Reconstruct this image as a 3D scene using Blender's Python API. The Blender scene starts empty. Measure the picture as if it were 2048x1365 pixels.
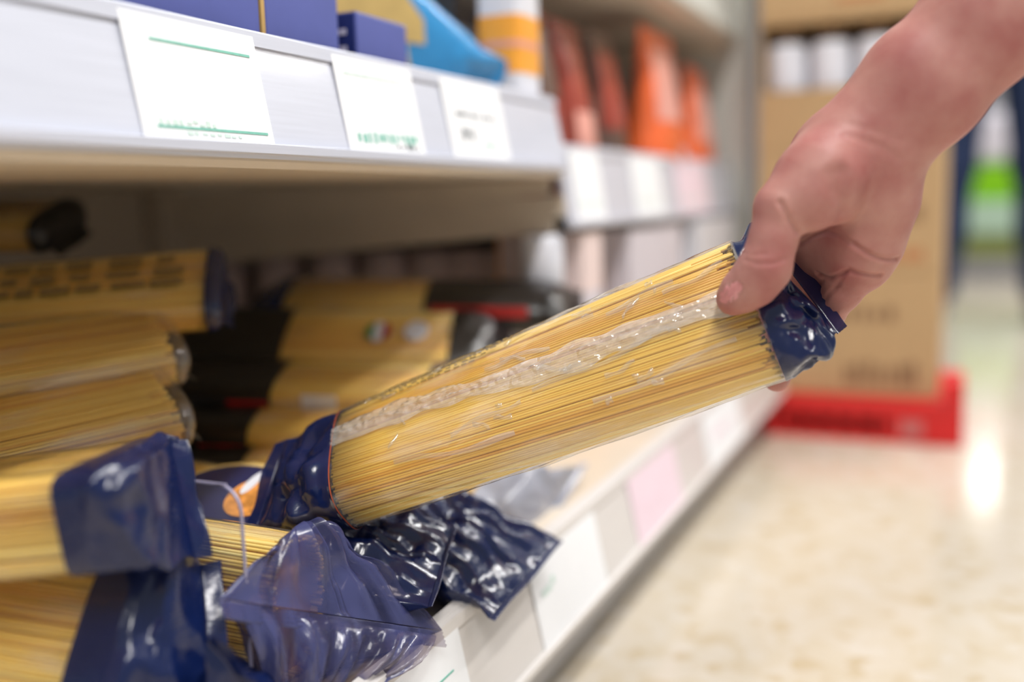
import bpy, math, random
import numpy as np
from mathutils import Matrix, Vector

# ------------------------------------------------------------------ camera
SC = bpy.context.scene
COL = SC.collection
RNG = np.random.default_rng(7)
FPX, CX, CY, CAMH = 1991.1, 1024.0, 682.5, 0.40
ROLL, PITCH, YAW = math.radians(1.5), math.radians(7.968), math.radians(24.439)
_c, _s, _cp, _sp = math.cos(YAW), math.sin(YAW), math.cos(PITCH), math.sin(PITCH)
R0 = np.array([_c, _s, 0.0]); FW = np.array([-_s*_cp, _c*_cp, -_sp]); U0 = np.cross(R0, FW)
RI = math.cos(ROLL)*R0 - math.sin(ROLL)*U0
UI = math.sin(ROLL)*R0 + math.cos(ROLL)*U0
CAM = np.array([0.0, 0.0, CAMH])
cd = bpy.data.cameras.new('camera'); cam = bpy.data.objects.new('camera', cd); COL.objects.link(cam)
cd.lens = 35.0; cd.sensor_width = 36.0; cd.clip_start = 0.02
M = Matrix.Identity(4)
for i in range(3):
    M[i][0] = RI[i]; M[i][1] = UI[i]; M[i][2] = -FW[i]; M[i][3] = CAM[i]
cam.matrix_world = M
cd.dof.use_dof = True; cd.dof.focus_distance = 0.572; cd.dof.aperture_fstop = 1.8
SC.camera = cam

def ray(px, py):
    return (px-CX)/FPX*RI - (py-CY)/FPX*UI + FW
def at(px, py, t):                       # surveyed point: picture direction and measured distance
    return CAM + t*ray(px, py)
def onp(px, py, ax, v):                  # where a line of sight meets a wall, floor or shelf plane
    q = ray(px, py); t = (v-CAM[ax])/q[ax]
    return CAM + t*q
def V(*a): return np.array(a, float)
def unit(v): v = np.asarray(v, float); return v/np.linalg.norm(v)

# ------------------------------------------------------------------ light
w = bpy.data.worlds.new('shop_air'); SC.world = w; w.use_nodes = True
w.node_tree.nodes['Background'].inputs[0].default_value = (0.93, 0.965, 1.0, 1)
w.node_tree.nodes['Background'].inputs[1].default_value = 0.33
def area(name, loc, rot, sx, sy, power, col=(1, 0.97, 0.93)):
    l = bpy.data.lights.new(name, 'AREA'); l.shape = 'RECTANGLE'; l.size = sx; l.size_y = sy
    l.energy = power; l.color = col
    o = bpy.data.objects.new(name, l); o.location = loc; o.rotation_euler = rot; COL.objects.link(o)
    return o
for i, yy in enumerate((-1.2, 0.6, 2.4, 4.2, 6.0, 8.2, 10.0, 11.8)):
    area('ceiling_tube_light', ((0.55 if yy < 2 else 1.0) if yy < 11 else 0.30, yy, 2.75), (0, 0, 0), 0.16, 1.4 if yy < 11 else 0.5, 46 if yy < 11 else 12)
for i, yy in enumerate((1.8, 5.2)):
    area('ceiling_tube_light', (2.6, yy, 2.75), (0, 0, 0), 0.16, 1.4, 16)
SC.view_settings.view_transform = 'Standard'; SC.view_settings.look = 'None'
SC.view_settings.gamma = 1.0; SC.view_settings.use_curve_mapping = False
SC.view_settings.exposure = 0.08
try:
    SC.cycles.transparent_max_bounces = 24
except Exception:
    pass

# ------------------------------------------------------------------ helpers
def tag(o, label=None, cat=None, group=None, kind=None):
    if label: o['label'] = label
    if cat: o['category'] = cat
    if group: o['group'] = group
    if kind: o['kind'] = kind
    return o
def empty(name, loc, label=None, cat=None, group=None):
    o = bpy.data.objects.new(name, None); COL.objects.link(o); o.location = loc
    o.empty_display_size = 0.02
    return tag(o, label, cat, group)
def mesh_obj(name, verts, faces, mat, parent=None, smooth=True, uv=None, col=None):
    me = bpy.data.meshes.new(name)
    verts = np.asarray(verts, float)
    if parent is not None:
        verts = verts - np.array(parent.location if parent.parent is None else parent.parent.location)
    me.from_pydata(verts.tolist(), [], [tuple(int(i) for i in f) for f in faces])
    if smooth: me.polygons.foreach_set('use_smooth', [True]*len(me.polygons))
    if uv is not None:
        l = me.uv_layers.new(name='UVMap')
        vi = np.empty(len(me.loops), int); me.loops.foreach_get('vertex_index', vi)
        l.data.foreach_set('uv', np.asarray(uv, np.float32)[vi].ravel())
    if col is not None:
        a = me.attributes.new('tone', 'FLOAT', 'POINT'); a.data.foreach_set('value', np.asarray(col, np.float32))
    mats = mat if isinstance(mat, (list, tuple)) else [mat]
    for m_ in mats: me.materials.append(m_)
    me.update()
    o = bpy.data.objects.new(name, me); COL.objects.link(o)
    if parent is not None: o.parent = parent
    return o
def bevel(o, wd=0.002, seg=2):
    m = o.modifiers.new('bevel', 'BEVEL'); m.width = wd; m.segments = seg; m.limit_method = 'ANGLE'
    return o
class MB:
    def __init__(s): s.v = []; s.f = []
    def add(s, v, f):
        n = len(s.v); s.v += [list(map(float, p)) for p in v]; s.f += [tuple(i+n for i in q) for q in f]; return s
    def box(s, lo, hi, rz=0.0, piv=None):
        x0, y0, z0 = lo; x1, y1, z1 = hi
        p = np.array([(x0,y0,z0),(x1,y0,z0),(x1,y1,z0),(x0,y1,z0),(x0,y0,z1),(x1,y0,z1),(x1,y1,z1),(x0,y1,z1)], float)
        if rz:
            c = np.array(piv if piv is not None else p.mean(0)); q = p-c
            p = np.stack([q[:,0]*math.cos(rz)-q[:,1]*math.sin(rz), q[:,0]*math.sin(rz)+q[:,1]*math.cos(rz), q[:,2]], 1)+c
        return s.add(p, [(0,3,2,1),(4,5,6,7),(0,1,5,4),(1,2,6,5),(2,3,7,6),(3,0,4,7)])
    def obox(s, c, ax, ay, az):          # box from centre and three half-axis vectors
        c, ax, ay, az = map(np.asarray, (c, ax, ay, az))
        p = [c+i*ax+j*ay+k*az for k in (-1,1) for (i,j) in ((-1,-1),(1,-1),(1,1),(-1,1))]
        return s.add(p, [(0,3,2,1),(4,5,6,7),(0,1,5,4),(1,2,6,5),(2,3,7,6),(3,0,4,7)])
    def prism(s, prof, y0, y1):          # closed profile (x,z) swept along Y
        n = len(prof)
        v = [(x, y0, z) for x, z in prof]+[(x, y1, z) for x, z in prof]
        f = [(i, (i+1)%n, (i+1)%n+n, i+n) for i in range(n)]+[tuple(range(n-1,-1,-1)), tuple(range(n, 2*n))]
        return s.add(v, f)
    def lathe(s, prof, c, n=28):
        v = []; f = []
        for r, z in prof:
            for k in range(n):
                a = 2*math.pi*k/n; v.append((c[0]+r*math.cos(a), c[1]+r*math.sin(a), c[2]+z))
        for i in range(len(prof)-1):
            for k in range(n):
                f.append((i*n+k, i*n+(k+1)%n, (i+1)*n+(k+1)%n, (i+1)*n+k))
        f.append(tuple(range(n-1,-1,-1))); f.append(tuple(range((len(prof)-1)*n, len(prof)*n)))
        return s.add(v, f)
    def build(s, name, mat, parent=None, smooth=False):
        return mesh_obj(name, s.v, s.f, mat, parent, smooth)

# ------------------------------------------------------------------ materials
def new_mat(name):
    m = bpy.data.materials.new(name); m.use_nodes = True
    nt = m.node_tree; nt.nodes.clear()
    out = nt.nodes.new('ShaderNodeOutputMaterial')
    return m, nt, out
def N(nt, typ, **kw):
    n = nt.nodes.new(typ)
    for k, v in kw.items():
        if k.startswith('i_'):
            key = k[2:].replace('_', ' ')
            n.inputs[key].default_value = v
        else: setattr(n, k, v)
    return n
def L(nt, a, b): nt.links.new(a, b)
def srgb(r, g, b):
    f = lambda c: (c/12.92 if c <= 0.04045 else ((c+0.055)/1.055)**2.4)
    return (f(r/255), f(g/255), f(b/255), 1)
def plain(name, col, rough=0.5, var=0.06, scale=40.0, bump=0.0, coat=0.0, spec=0.5, coord='Object', stretch=None, metallic=0.0):
    m, nt, out = new_mat(name)
    b = N(nt, 'ShaderNodeBsdfPrincipled'); b.inputs['Roughness'].default_value = rough
    b.inputs['Coat Weight'].default_value = coat; b.inputs['Coat Roughness'].default_value = 0.08
    b.inputs['Specular IOR Level'].default_value = spec; b.inputs['Metallic'].default_value = metallic
    tc = N(nt, 'ShaderNodeTexCoord'); mp = N(nt, 'ShaderNodeMapping')
    if stretch: mp.inputs['Scale'].default_value = stretch
    L(nt, tc.outputs[coord], mp.inputs['Vector'])
    no = N(nt, 'ShaderNodeTexNoise'); no.inputs['Scale'].default_value = scale; no.inputs['Detail'].default_value = 4
    L(nt, mp.outputs[0], no.inputs['Vector'])
    r = N(nt, 'ShaderNodeValToRGB')
    c = np.array(col[:3]); r.color_ramp.elements[0].position = 0.3; r.color_ramp.elements[1].position = 0.7
    r.color_ramp.elements[0].color = (*np.clip(c*(1-var), 0, 1), 1); r.color_ramp.elements[1].color = (*np.clip(c*(1+var), 0, 1), 1)
    L(nt, no.outputs['Fac'], r.inputs[0]); L(nt, r.outputs[0], b.inputs['Base Color'])
    if bump:
        bp = N(nt, 'ShaderNodeBump'); bp.inputs['Strength'].default_value = bump; bp.inputs['Distance'].default_value = 0.002
        L(nt, no.outputs['Fac'], bp.inputs['Height']); L(nt, bp.outputs[0], b.inputs['Normal'])
    L(nt, b.outputs[0], out.inputs[0])
    return m
MAT = {}
MAT['rail'] = plain('rail_plastic', srgb(204, 208, 222), 0.28, 0.035, 14, coat=0.35, stretch=(1, 1, 30))
MAT['rail_cream'] = plain('base_rail_plastic', srgb(216, 212, 210), 0.35, 0.02, 14, coat=0.15, stretch=(1, 1, 30))
MAT['shelf'] = plain('shelf_steel', srgb(216, 204, 188), 0.45, 0.03, 20)
MAT['back'] = plain('back_panel_steel', srgb(196, 184, 168), 0.5, 0.03, 8)
MAT['post'] = plain('post_steel', srgb(203, 205, 200), 0.4, 0.03, 20)
MAT['paper'] = plain('label_paper', srgb(240, 242, 246), 0.55, 0.01, 60)
MAT['pinkpaper'] = plain('pink_label_paper', srgb(236, 214, 226), 0.55, 0.02, 60)
MAT['green_ink'] = plain('green_ink', srgb(120, 188, 172), 0.6, 0.1, 300)
MAT['grey_ink'] = plain('grey_ink', srgb(110, 116, 122), 0.6, 0.15, 300)
MAT['palegreen_ink'] = plain('pale_green_ink', srgb(205, 226, 219), 0.6, 0.1, 300)
MAT['card'] = plain('carton_board', srgb(190, 158, 116), 0.75, 0.05, 18, bump=0.1, stretch=(8, 8, 1))
MAT['card_in'] = plain('carton_inside', srgb(140, 108, 66), 0.8, 0.05, 18)
MAT['card_ink'] = plain('carton_ink', srgb(140, 108, 78), 0.8, 0.15, 90)
MAT['card_red'] = plain('carton_red_ink', srgb(188, 128, 86), 0.8, 0.1, 90)
MAT['red'] = plain('red_plastic', srgb(214, 32, 34), 0.38, 0.05, 30)
MAT['pink'] = plain('faded_sticker', srgb(196, 110, 108), 0.6, 0.1, 60)
MAT['black'] = plain('black_print', srgb(22, 20, 20), 0.32, 0.2, 40, coat=0.2)
MAT['dark'] = plain('dark_grey_print', srgb(52, 50, 52), 0.4, 0.2, 30, coat=0.2)
MAT['white'] = plain('white_plastic', srgb(226, 228, 238), 0.35, 0.02, 30, coat=0.2)
MAT['pinkish'] = plain('pinkish_label', srgb(232, 212, 210), 0.5, 0.05, 60)
MAT['boxblue'] = plain('blue_carton_print', srgb(84, 94, 166), 0.4, 0.08, 25, coat=0.3)
MAT['boxnavy'] = plain('navy_carton_print', srgb(30, 44, 104), 0.4, 0.1, 25, coat=0.2)
MAT['gold'] = plain('gold_print', srgb(196, 160, 96), 0.35, 0.1, 50)
MAT['skyblue'] = plain('sky_blue_film', srgb(66, 158, 214), 0.25, 0.12, 30, coat=0.4)
MAT['cream'] = plain('cream_yellow_print', srgb(214, 184, 116), 0.35, 0.08, 40, coat=0.3)
MAT['orange'] = plain('orange_print', srgb(248, 170, 60), 0.4, 0.06, 40, coat=0.2)
MAT['redorange'] = plain('red_orange_pouch', srgb(236, 108, 56), 0.3, 0.2, 22, coat=0.4)
MAT['maroon'] = plain('shaded_pouch_maroon', srgb(150, 60, 44), 0.35, 0.3, 22, coat=0.3)  # pouch colour darkened, shelf shade put into the maroon
MAT['lilacwhite'] = plain('pale_lilac_print', srgb(214, 210, 222), 0.35, 0.06, 30, coat=0.2)
MAT['rose'] = plain('rose_white_print', srgb(226, 160, 146), 0.35, 0.12, 30, coat=0.3)
MAT['brown'] = plain('brown_print', srgb(96, 72, 62), 0.4, 0.2, 30, coat=0.2)
MAT['redink'] = plain('red_ink', srgb(178, 36, 34), 0.4, 0.1, 60)
MAT['leafgreen'] = plain('green_ink_spot', srgb(70, 130, 66), 0.45, 0.1, 60)
MAT['yellowprint'] = plain('yellow_print', srgb(240, 188, 66), 0.35, 0.08, 40, coat=0.3)
MAT['orangefood'] = plain('orange_food_print', srgb(222, 150, 74), 0.4, 0.35, 160, coat=0.3)
MAT['labelnavy'] = plain('navy_label_print', srgb(38, 42, 82), 0.3, 0.1, 60, coat=0.3)
MAT['redline'] = plain('red_edge_print', srgb(176, 84, 56), 0.4, 0.1, 60)
MAT['textink'] = plain('printed_text_ink', srgb(150, 126, 78), 0.5, 0.25, 300)
MAT['nail'] = plain('fingernail', srgb(222, 150, 150), 0.25, 0.05, 200, coat=0.5)
MAT['cloth_navy'] = plain('navy_trouser_cloth', srgb(24, 42, 78), 0.85, 0.12, 60)
MAT['cloth_olive'] = plain('olive_jacket_cloth', srgb(136, 128, 104), 0.85, 0.1, 60)
MAT['shoe'] = plain('grey_shoe', srgb(150, 148, 156), 0.6, 0.1, 40)
MAT['hair'] = plain('dark_hair', srgb(48, 36, 30), 0.5, 0.3, 90)
MAT['lime'] = plain('lime_green_print', srgb(130, 200, 10), 0.4, 0.05, 20)
MAT['olive'] = plain('olive_green_print', srgb(128, 138, 70), 0.5, 0.1, 20)
MAT['palegreen'] = plain('pale_green_plastic', srgb(176, 204, 184), 0.4, 0.05, 20)
MAT['grey'] = plain('grey_steel', srgb(150, 148, 150), 0.45, 0.05, 20)
MAT['wall'] = plain('wall_paint', srgb(190, 190, 196), 0.8, 0.02, 4)

def floor_mat():
    m, nt, out = new_mat('speckled_floor')
    b = N(nt, 'ShaderNodeBsdfPrincipled'); b.inputs['Roughness'].default_value = 0.13; b.inputs['Specular IOR Level'].default_value = 0.4
    tc = N(nt, 'ShaderNodeTexCoord')
    v = N(nt, 'ShaderNodeTexVoronoi'); v.inputs['Scale'].default_value = 55
    n1 = N(nt, 'ShaderNodeTexNoise'); n1.inputs['Scale'].default_value = 30; n1.inputs['Detail'].default_value = 5
    L(nt, tc.outputs['Object'], v.inputs['Vector']); L(nt, tc.outputs['Object'], n1.inputs['Vector'])
    r = N(nt, 'ShaderNodeValToRGB'); e = r.color_ramp.elements
    e[0].position = 0.0; e[0].color = srgb(176, 157, 127); e[1].position = 1.0; e[1].color = srgb(211, 206, 199)
    for p, c in ((0.2, srgb(192, 176, 149)), (0.34, srgb(202, 191, 172)), (0.7, srgb(206, 197, 183))):
        q = e.new(p); q.color = c
    sp = N(nt, 'ShaderNodeSeparateColor'); L(nt, v.outputs['Color'], sp.inputs[0])
    mx = N(nt, 'ShaderNodeMix'); mx.inputs['Factor'].default_value = 0.45
    L(nt, sp.outputs[0], mx.inputs[2]); L(nt, n1.outputs['Fac'], mx.inputs[3])
    L(nt, mx.outputs[0], r.inputs[0]); L(nt, r.outputs[0], b.inputs['Base Color'])
    L(nt, b.outputs[0], out.inputs[0]); return m
MAT['floor'] = floor_mat()

def spaghetti_mat():
    m, nt, out = new_mat('dry_spaghetti')
    b = N(nt, 'ShaderNodeBsdfPrincipled'); b.inputs['Roughness'].default_value = 0.42
    a = N(nt, 'ShaderNodeAttribute'); a.attribute_name = 'tone'
    r = N(nt, 'ShaderNodeValToRGB'); e = r.color_ramp.elements
    e[0].position = 0; e[0].color = srgb(226, 164, 56); e[1].position = 1; e[1].color = srgb(253, 228, 134)
    q = e.new(0.35); q.color = srgb(241, 194, 78); q = e.new(0.7); q.color = srgb(249, 210, 98)
    L(nt, a.outputs['Fac'], r.inputs[0]); L(nt, r.outputs[0], b.inputs['Base Color'])
    b.inputs['Subsurface Weight'].default_value = 0.0
    L(nt, b.outputs[0], out.inputs[0]); return m
MAT['spag'] = spaghetti_mat()
MAT['core'] = plain('spaghetti_core', srgb(232, 170, 74), 0.6, 0.1, 60)

def film_mat(name, haze=0.05, hazemax=0.25, tint=(1, 1, 1, 1), bump=0.35, rough=0.1, gl=1.0):
    m, nt, out = new_mat(name)
    uv = N(nt, 'ShaderNodeUVMap'); uv.uv_map = 'UVMap'
    mp = N(nt, 'ShaderNodeMapping'); mp.inputs['Scale'].default_value = (60, 9, 1)
    L(nt, uv.outputs[0], mp.inputs['Vector'])
    no = N(nt, 'ShaderNodeTexNoise'); no.inputs['Scale'].default_value = 1.0; no.inputs['Detail'].default_value = 4; no.inputs['Distortion'].default_value = 0.8
    L(nt, mp.outputs[0], no.inputs['Vector'])
    vo = N(nt, 'ShaderNodeTexVoronoi', feature='DISTANCE_TO_EDGE'); vo.inputs['Scale'].default_value = 1.0
    mp2 = N(nt, 'ShaderNodeMapping'); mp2.inputs['Scale'].default_value = (55, 22, 1); L(nt, uv.outputs[0], mp2.inputs['Vector'])
    L(nt, mp2.outputs[0], vo.inputs['Vector'])
    ad = N(nt, 'ShaderNodeMath', operation='MULTIPLY_ADD'); ad.inputs[1].default_value = 0.35
    L(nt, vo.outputs['Distance'], ad.inputs[0]); L(nt, no.outputs['Fac'], ad.inputs[2])
    bp = N(nt, 'ShaderNodeBump'); bp.inputs['Strength'].default_value = bump; bp.inputs['Distance'].default_value = 0.004
    L(nt, ad.outputs[0], bp.inputs['Height'])
    tr = N(nt, 'ShaderNodeBsdfTransparent'); tr.inputs[0].default_value = tint
    gs = N(nt, 'ShaderNodeBsdfGlossy'); gs.inputs['Roughness'].default_value = rough; L(nt, bp.outputs[0], gs.inputs['Normal'])
    df = N(nt, 'ShaderNodeBsdfDiffuse'); df.inputs[0].default_value = (0.9, 0.88, 0.85, 1); L(nt, bp.outputs[0], df.inputs['Normal'])
    rp = N(nt, 'ShaderNodeMapRange'); rp.inputs['From Min'].default_value = 0.5; rp.inputs['From Max'].default_value = 0.8
    rp.inputs['To Min'].default_value = haze; rp.inputs['To Max'].default_value = hazemax
    n2 = N(nt, 'ShaderNodeTexNoise'); n2.inputs['Scale'].default_value = 1.0; n2.inputs['Detail'].default_value = 5
    mp3 = N(nt, 'ShaderNodeMapping'); mp3.inputs['Scale'].default_value = (45, 12, 1); mp3.inputs['Location'].default_value = (3.1, 1.7, 0)
    L(nt, uv.outputs[0], mp3.inputs['Vector']); L(nt, mp3.outputs[0], n2.inputs['Vector']); L(nt, n2.outputs['Fac'], rp.inputs[0])
    m1 = N(nt, 'ShaderNodeMixShader'); L(nt, rp.outputs[0], m1.inputs[0]); L(nt, tr.outputs[0], m1.inputs[1]); L(nt, df.outputs[0], m1.inputs[2])
    fr = N(nt, 'ShaderNodeLayerWeight'); fr.inputs['Blend'].default_value = 0.5; L(nt, bp.outputs[0], fr.inputs['Normal'])
    pw = N(nt, 'ShaderNodeMath', operation='POWER'); pw.inputs[1].default_value = 4.0; L(nt, fr.outputs['Facing'], pw.inputs[0])
    ml = N(nt, 'ShaderNodeMath', operation='MULTIPLY_ADD'); ml.inputs[1].default_value = 0.55*gl; ml.inputs[2].default_value = 0.045*gl; ml.use_clamp = True
    L(nt, pw.outputs[0], ml.inputs[0])
    m2 = N(nt, 'ShaderNodeMixShader'); L(nt, ml.outputs[0], m2.inputs[0]); L(nt, m1.outputs[0], m2.inputs[1]); L(nt, gs.outputs[0], m2.inputs[2])
    L(nt, m2.outputs[0], out.inputs[0]); return m
MAT['film'] = film_mat('clear_wrapper_film', 0.03, 0.34, bump=0.45, gl=2.2, rough=0.13)
MAT['seam'] = film_mat('folded_clear_film', 0.26, 0.55, bump=0.5, rough=0.12, gl=3.0)
MAT['crease'] = film_mat('creased_clear_film', 0.12, 0.35, bump=0.3, rough=0.09, gl=3.2)
MAT['acrylic'] = film_mat('clear_acrylic', 0.03, 0.06, tint=(0.93, 0.94, 0.97, 1), bump=0.0, rough=0.03)

def foil_mat(name, col, see=0.12, streak=0.0, tint=(0.35, 0.38, 0.65, 1), rough=0.19, bump=0.25, pale=None):
    m, nt, out = new_mat(name)
    uv = N(nt, 'ShaderNodeUVMap'); uv.uv_map = 'UVMap'
    mp = N(nt, 'ShaderNodeMapping'); mp.inputs['Scale'].default_value = (50, 50, 1); L(nt, uv.outputs[0], mp.inputs['Vector'])
    no = N(nt, 'ShaderNodeTexNoise'); no.inputs['Scale'].default_value = 1.6; no.inputs['Detail'].default_value = 3; no.inputs['Distortion'].default_value = 0.6
    L(nt, mp.outputs[0], no.inputs['Vector'])
    vo = N(nt, 'ShaderNodeTexVoronoi', feature='DISTANCE_TO_EDGE'); vo.inputs['Scale'].default_value = 1.2; L(nt, mp.outputs[0], vo.inputs['Vector'])
    ad = N(nt, 'ShaderNodeMath', operation='MULTIPLY_ADD'); ad.inputs[1].default_value = 0.5
    L(nt, vo.outputs['Distance'], ad.inputs[0]); L(nt, no.outputs['Fac'], ad.inputs[2])
    bp = N(nt, 'ShaderNodeBump'); bp.inputs['Strength'].default_value = bump; bp.inputs['Distance'].default_value = 0.004; L(nt, ad.outputs[0], bp.inputs['Height'])
    b = N(nt, 'ShaderNodeBsdfPrincipled'); b.inputs['Base Color'].default_value = col; b.inputs['Roughness'].default_value = rough
    b.inputs['Specular IOR Level'].default_value = 0.7; L(nt, bp.outputs[0], b.inputs['Normal'])
    tr = N(nt, 'ShaderNodeBsdfTransparent'); tr.inputs[0].default_value = tint
    mx = N(nt, 'ShaderNodeMixShader'); mx.inputs[0].default_value = see
    if streak:
        mq = N(nt, 'ShaderNodeMapping'); mq.inputs['Scale'].default_value = (70, 14, 1); L(nt, uv.outputs[0], mq.inputs['Vector'])
        nq = N(nt, 'ShaderNodeTexNoise'); nq.inputs['Scale'].default_value = 1.0; nq.inputs['Detail'].default_value = 3; nq.inputs['Distortion'].default_value = 0.7
        L(nt, mq.outputs[0], nq.inputs['Vector'])
        mr = N(nt, 'ShaderNodeMapRange'); mr.inputs['From Min'].default_value = 0.42; mr.inputs['From Max'].default_value = 0.62
        mr.inputs['To Min'].default_value = see-streak; mr.inputs['To Max'].default_value = see+streak
        L(nt, nq.outputs['Fac'], mr.inputs[0]); L(nt, mr.outputs[0], mx.inputs[0])
    L(nt, b.outputs[0], mx.inputs[1]); L(nt, tr.outputs[0], mx.inputs[2]); L(nt, mx.outputs[0], out.inputs[0]); return m
NAVY = srgb(15, 30, 76)
MAT['navy'] = foil_mat('navy_printed_film', NAVY, 0.1, bump=0.1)
MAT['navy_thin'] = foil_mat('thin_navy_printed_film', srgb(68, 72, 118), 0.38, streak=0.28, tint=(0.88, 0.82, 0.82, 1), rough=0.2, bump=0.1)
MAT['greyfilm'] = foil_mat('grey_printed_film', srgb(168, 170, 182), 0.15, streak=0.1, rough=0.2, bump=0.15)
MAT['blackfilm'] = foil_mat('black_printed_film', srgb(24, 21, 20), 0.0, rough=0.3, bump=0.1)
MAT['skyfilm'] = foil_mat('sky_blue_printed_film', srgb(58, 150, 212), 0.0, rough=0.25, bump=0.2)

def skin_mat():
    m, nt, out = new_mat('skin')
    b = N(nt, 'ShaderNodeBsdfPrincipled'); b.inputs['Roughness'].default_value = 0.5; b.inputs['Specular IOR Level'].default_value = 0.4
    tc = N(nt, 'ShaderNodeTexCoord')
    n1 = N(nt, 'ShaderNodeTexNoise'); n1.inputs['Scale'].default_value = 45; n1.inputs['Detail'].default_value = 4
    n2 = N(nt, 'ShaderNodeTexNoise'); n2.inputs['Scale'].default_value = 700; n2.inputs['Detail'].default_value = 2
    vo = N(nt, 'ShaderNodeTexVoronoi', feature='DISTANCE_TO_EDGE'); vo.inputs['Scale'].default_value = 520
    for n in (n1, n2, vo): L(nt, tc.outputs['Object'], n.inputs['Vector'])
    r = N(nt, 'ShaderNodeValToRGB'); e = r.color_ramp.elements
    e[0].position = 0.3; e[0].color = srgb(172, 106, 102); e[1].position = 0.72; e[1].color = srgb(194, 142, 132)
    L(nt, n1.outputs['Fac'], r.inputs[0]); L(nt, r.outputs[0], b.inputs['Base Color'])
    b.inputs['Subsurface Weight'].default_value = 0.25; b.inputs['Subsurface Radius'].default_value = (1.0, 0.35, 0.2); b.inputs['Subsurface Scale'].default_value = 0.004
    ad = N(nt, 'ShaderNodeMath', operation='ADD'); L(nt, n2.outputs['Fac'], ad.inputs[0]); L(nt, vo.outputs['Distance'], ad.inputs[1])
    bp = N(nt, 'ShaderNodeBump'); bp.inputs['Strength'].default_value = 0.12; bp.inputs['Distance'].default_value = 0.0006
    L(nt, ad.outputs[0], bp.inputs['Height']); L(nt, bp.outputs[0], b.inputs['Normal'])
    L(nt, b.outputs[0], out.inputs[0]); return m
MAT['skin'] = skin_mat()

# ------------------------------------------------------------------ smooth bodies from rounded cones (surface nets)
def cone_d(P, a, b, ra, rb):
    ab = b-a; h = np.clip(((P-a)@ab)/max(ab@ab, 1e-12), 0, 1)
    d = P - a - h[..., None]*ab
    return np.sqrt((d*d).sum(-1)) - (ra+(rb-ra)*h)
class Field:
    def __init__(s, lo, hi, h):
        s.lo = np.array(lo, float); s.h = h; s.n = np.ceil((np.array(hi)-s.lo)/h).astype(int)+1
        s.g = np.full(s.n, 0.05, np.float32)
    def stroke(s, a, b, ra, rb, k):
        a = np.array(a, float); b = np.array(b, float); m = max(ra, rb)+k+3*s.h
        i0 = np.maximum(((np.minimum(a, b)-m-s.lo)/s.h).astype(int), 0)
        i1 = np.minimum(((np.maximum(a, b)+m-s.lo)/s.h).astype(int)+2, s.n)
        if (i1 <= i0).any(): return
        ax = [s.lo[q]+s.h*np.arange(i0[q], i1[q]) for q in range(3)]
        P = np.stack(np.meshgrid(*ax, indexing='ij'), -1)
        d = cone_d(P, a, b, ra, rb).astype(np.float32)
        sl = tuple(slice(i0[q], i1[q]) for q in range(3)); o = s.g[sl]
        hh = np.maximum(k-np.abs(o-d), 0)/k if k > 0 else 0
        s.g[sl] = np.minimum(o, d)-hh*hh*k*0.25
    def chain(s, pts, k):
        for (a, ra), (b, rb) in zip(pts[:-1], pts[1:]): s.stroke(a, b, ra, rb, k)
    def merge(s, other, k):
        o, d = s.g, other.g
        hh = np.maximum(k-np.abs(o-d), 0)/k
        s.g = np.minimum(o, d)-hh*hh*k*0.25
    def value(s, p):
        q = (np.asarray(p)-s.lo)/s.h; i = np.clip(np.floor(q).astype(int), 0, s.n-2); f = q-i
        r = 0
        for dx in (0, 1):
            for dy in (0, 1):
                for dz in (0, 1):
                    wgt = (f[0] if dx else 1-f[0])*(f[1] if dy else 1-f[1])*(f[2] if dz else 1-f[2])
                    r += wgt*s.g[i[0]+dx, i[1]+dy, i[2]+dz]
        return r
    def nets(s):
        g = s.g; ins = g < 0
        nx, ny, nz = g.shape
        cnt = np.zeros((nx-1, ny-1, nz-1), np.int8)
        for dx in (0, 1):
            for dy in (0, 1):
                for dz in (0, 1):
                    cnt += ins[dx:nx-1+dx, dy:ny-1+dy, dz:nz-1+dz]
        cells = np.argwhere((cnt > 0) & (cnt < 8))
        idx = -np.ones(cnt.shape, int); idx[tuple(cells.T)] = np.arange(len(cells))
        acc = np.zeros((len(cells), 3)); nn = np.zeros(len(cells))
        corners = [(x, y, z) for x in (0, 1) for y in (0, 1) for z in (0, 1)]
        for i, a in enumerate(corners):
            for b in corners[i+1:]:
                if sum(abs(p-q) for p, q in zip(a, b)) != 1: continue
                ga = g[tuple((cells+a).T)]; gb = g[tuple((cells+b).T)]
                m = (ga < 0) != (gb < 0)
                t = ga[m]/(ga[m]-gb[m])
                acc[m] += np.array(a)+t[:, None]*(np.array(b)-np.array(a)); nn[m] += 1
        verts = s.lo+s.h*(cells+acc/nn[:, None])
        faces = []
        for ax in range(3):
            u, v_ = (ax+1) % 3, (ax+2) % 3
            sl0 = [slice(None)]*3; sl1 = [slice(None)]*3
            sl0[ax] = slice(0, -1); sl1[ax] = slice(1, None)
            a, b = ins[tuple(sl0)], ins[tuple(sl1)]
            for flip, msk in ((False, a & ~b), (True, b & ~a)):
                e = np.argwhere(msk)
                e = e[(e[:, u] > 0) & (e[:, v_] > 0) & (e[:, u] < g.shape[u]-1) & (e[:, v_] < g.shape[v_]-1)]
                du = np.zeros(3, int); du[u] = 1; dv = np.zeros(3, int); dv[v_] = 1
                q = np.stack([idx[tuple((e-du-dv).T)], idx[tuple((e-dv).T)], idx[tuple(e.T)], idx[tuple((e-du).T)]], 1)
                faces.append(q[:, ::-1] if flip else q)
        return verts, np.concatenate(faces)

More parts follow.
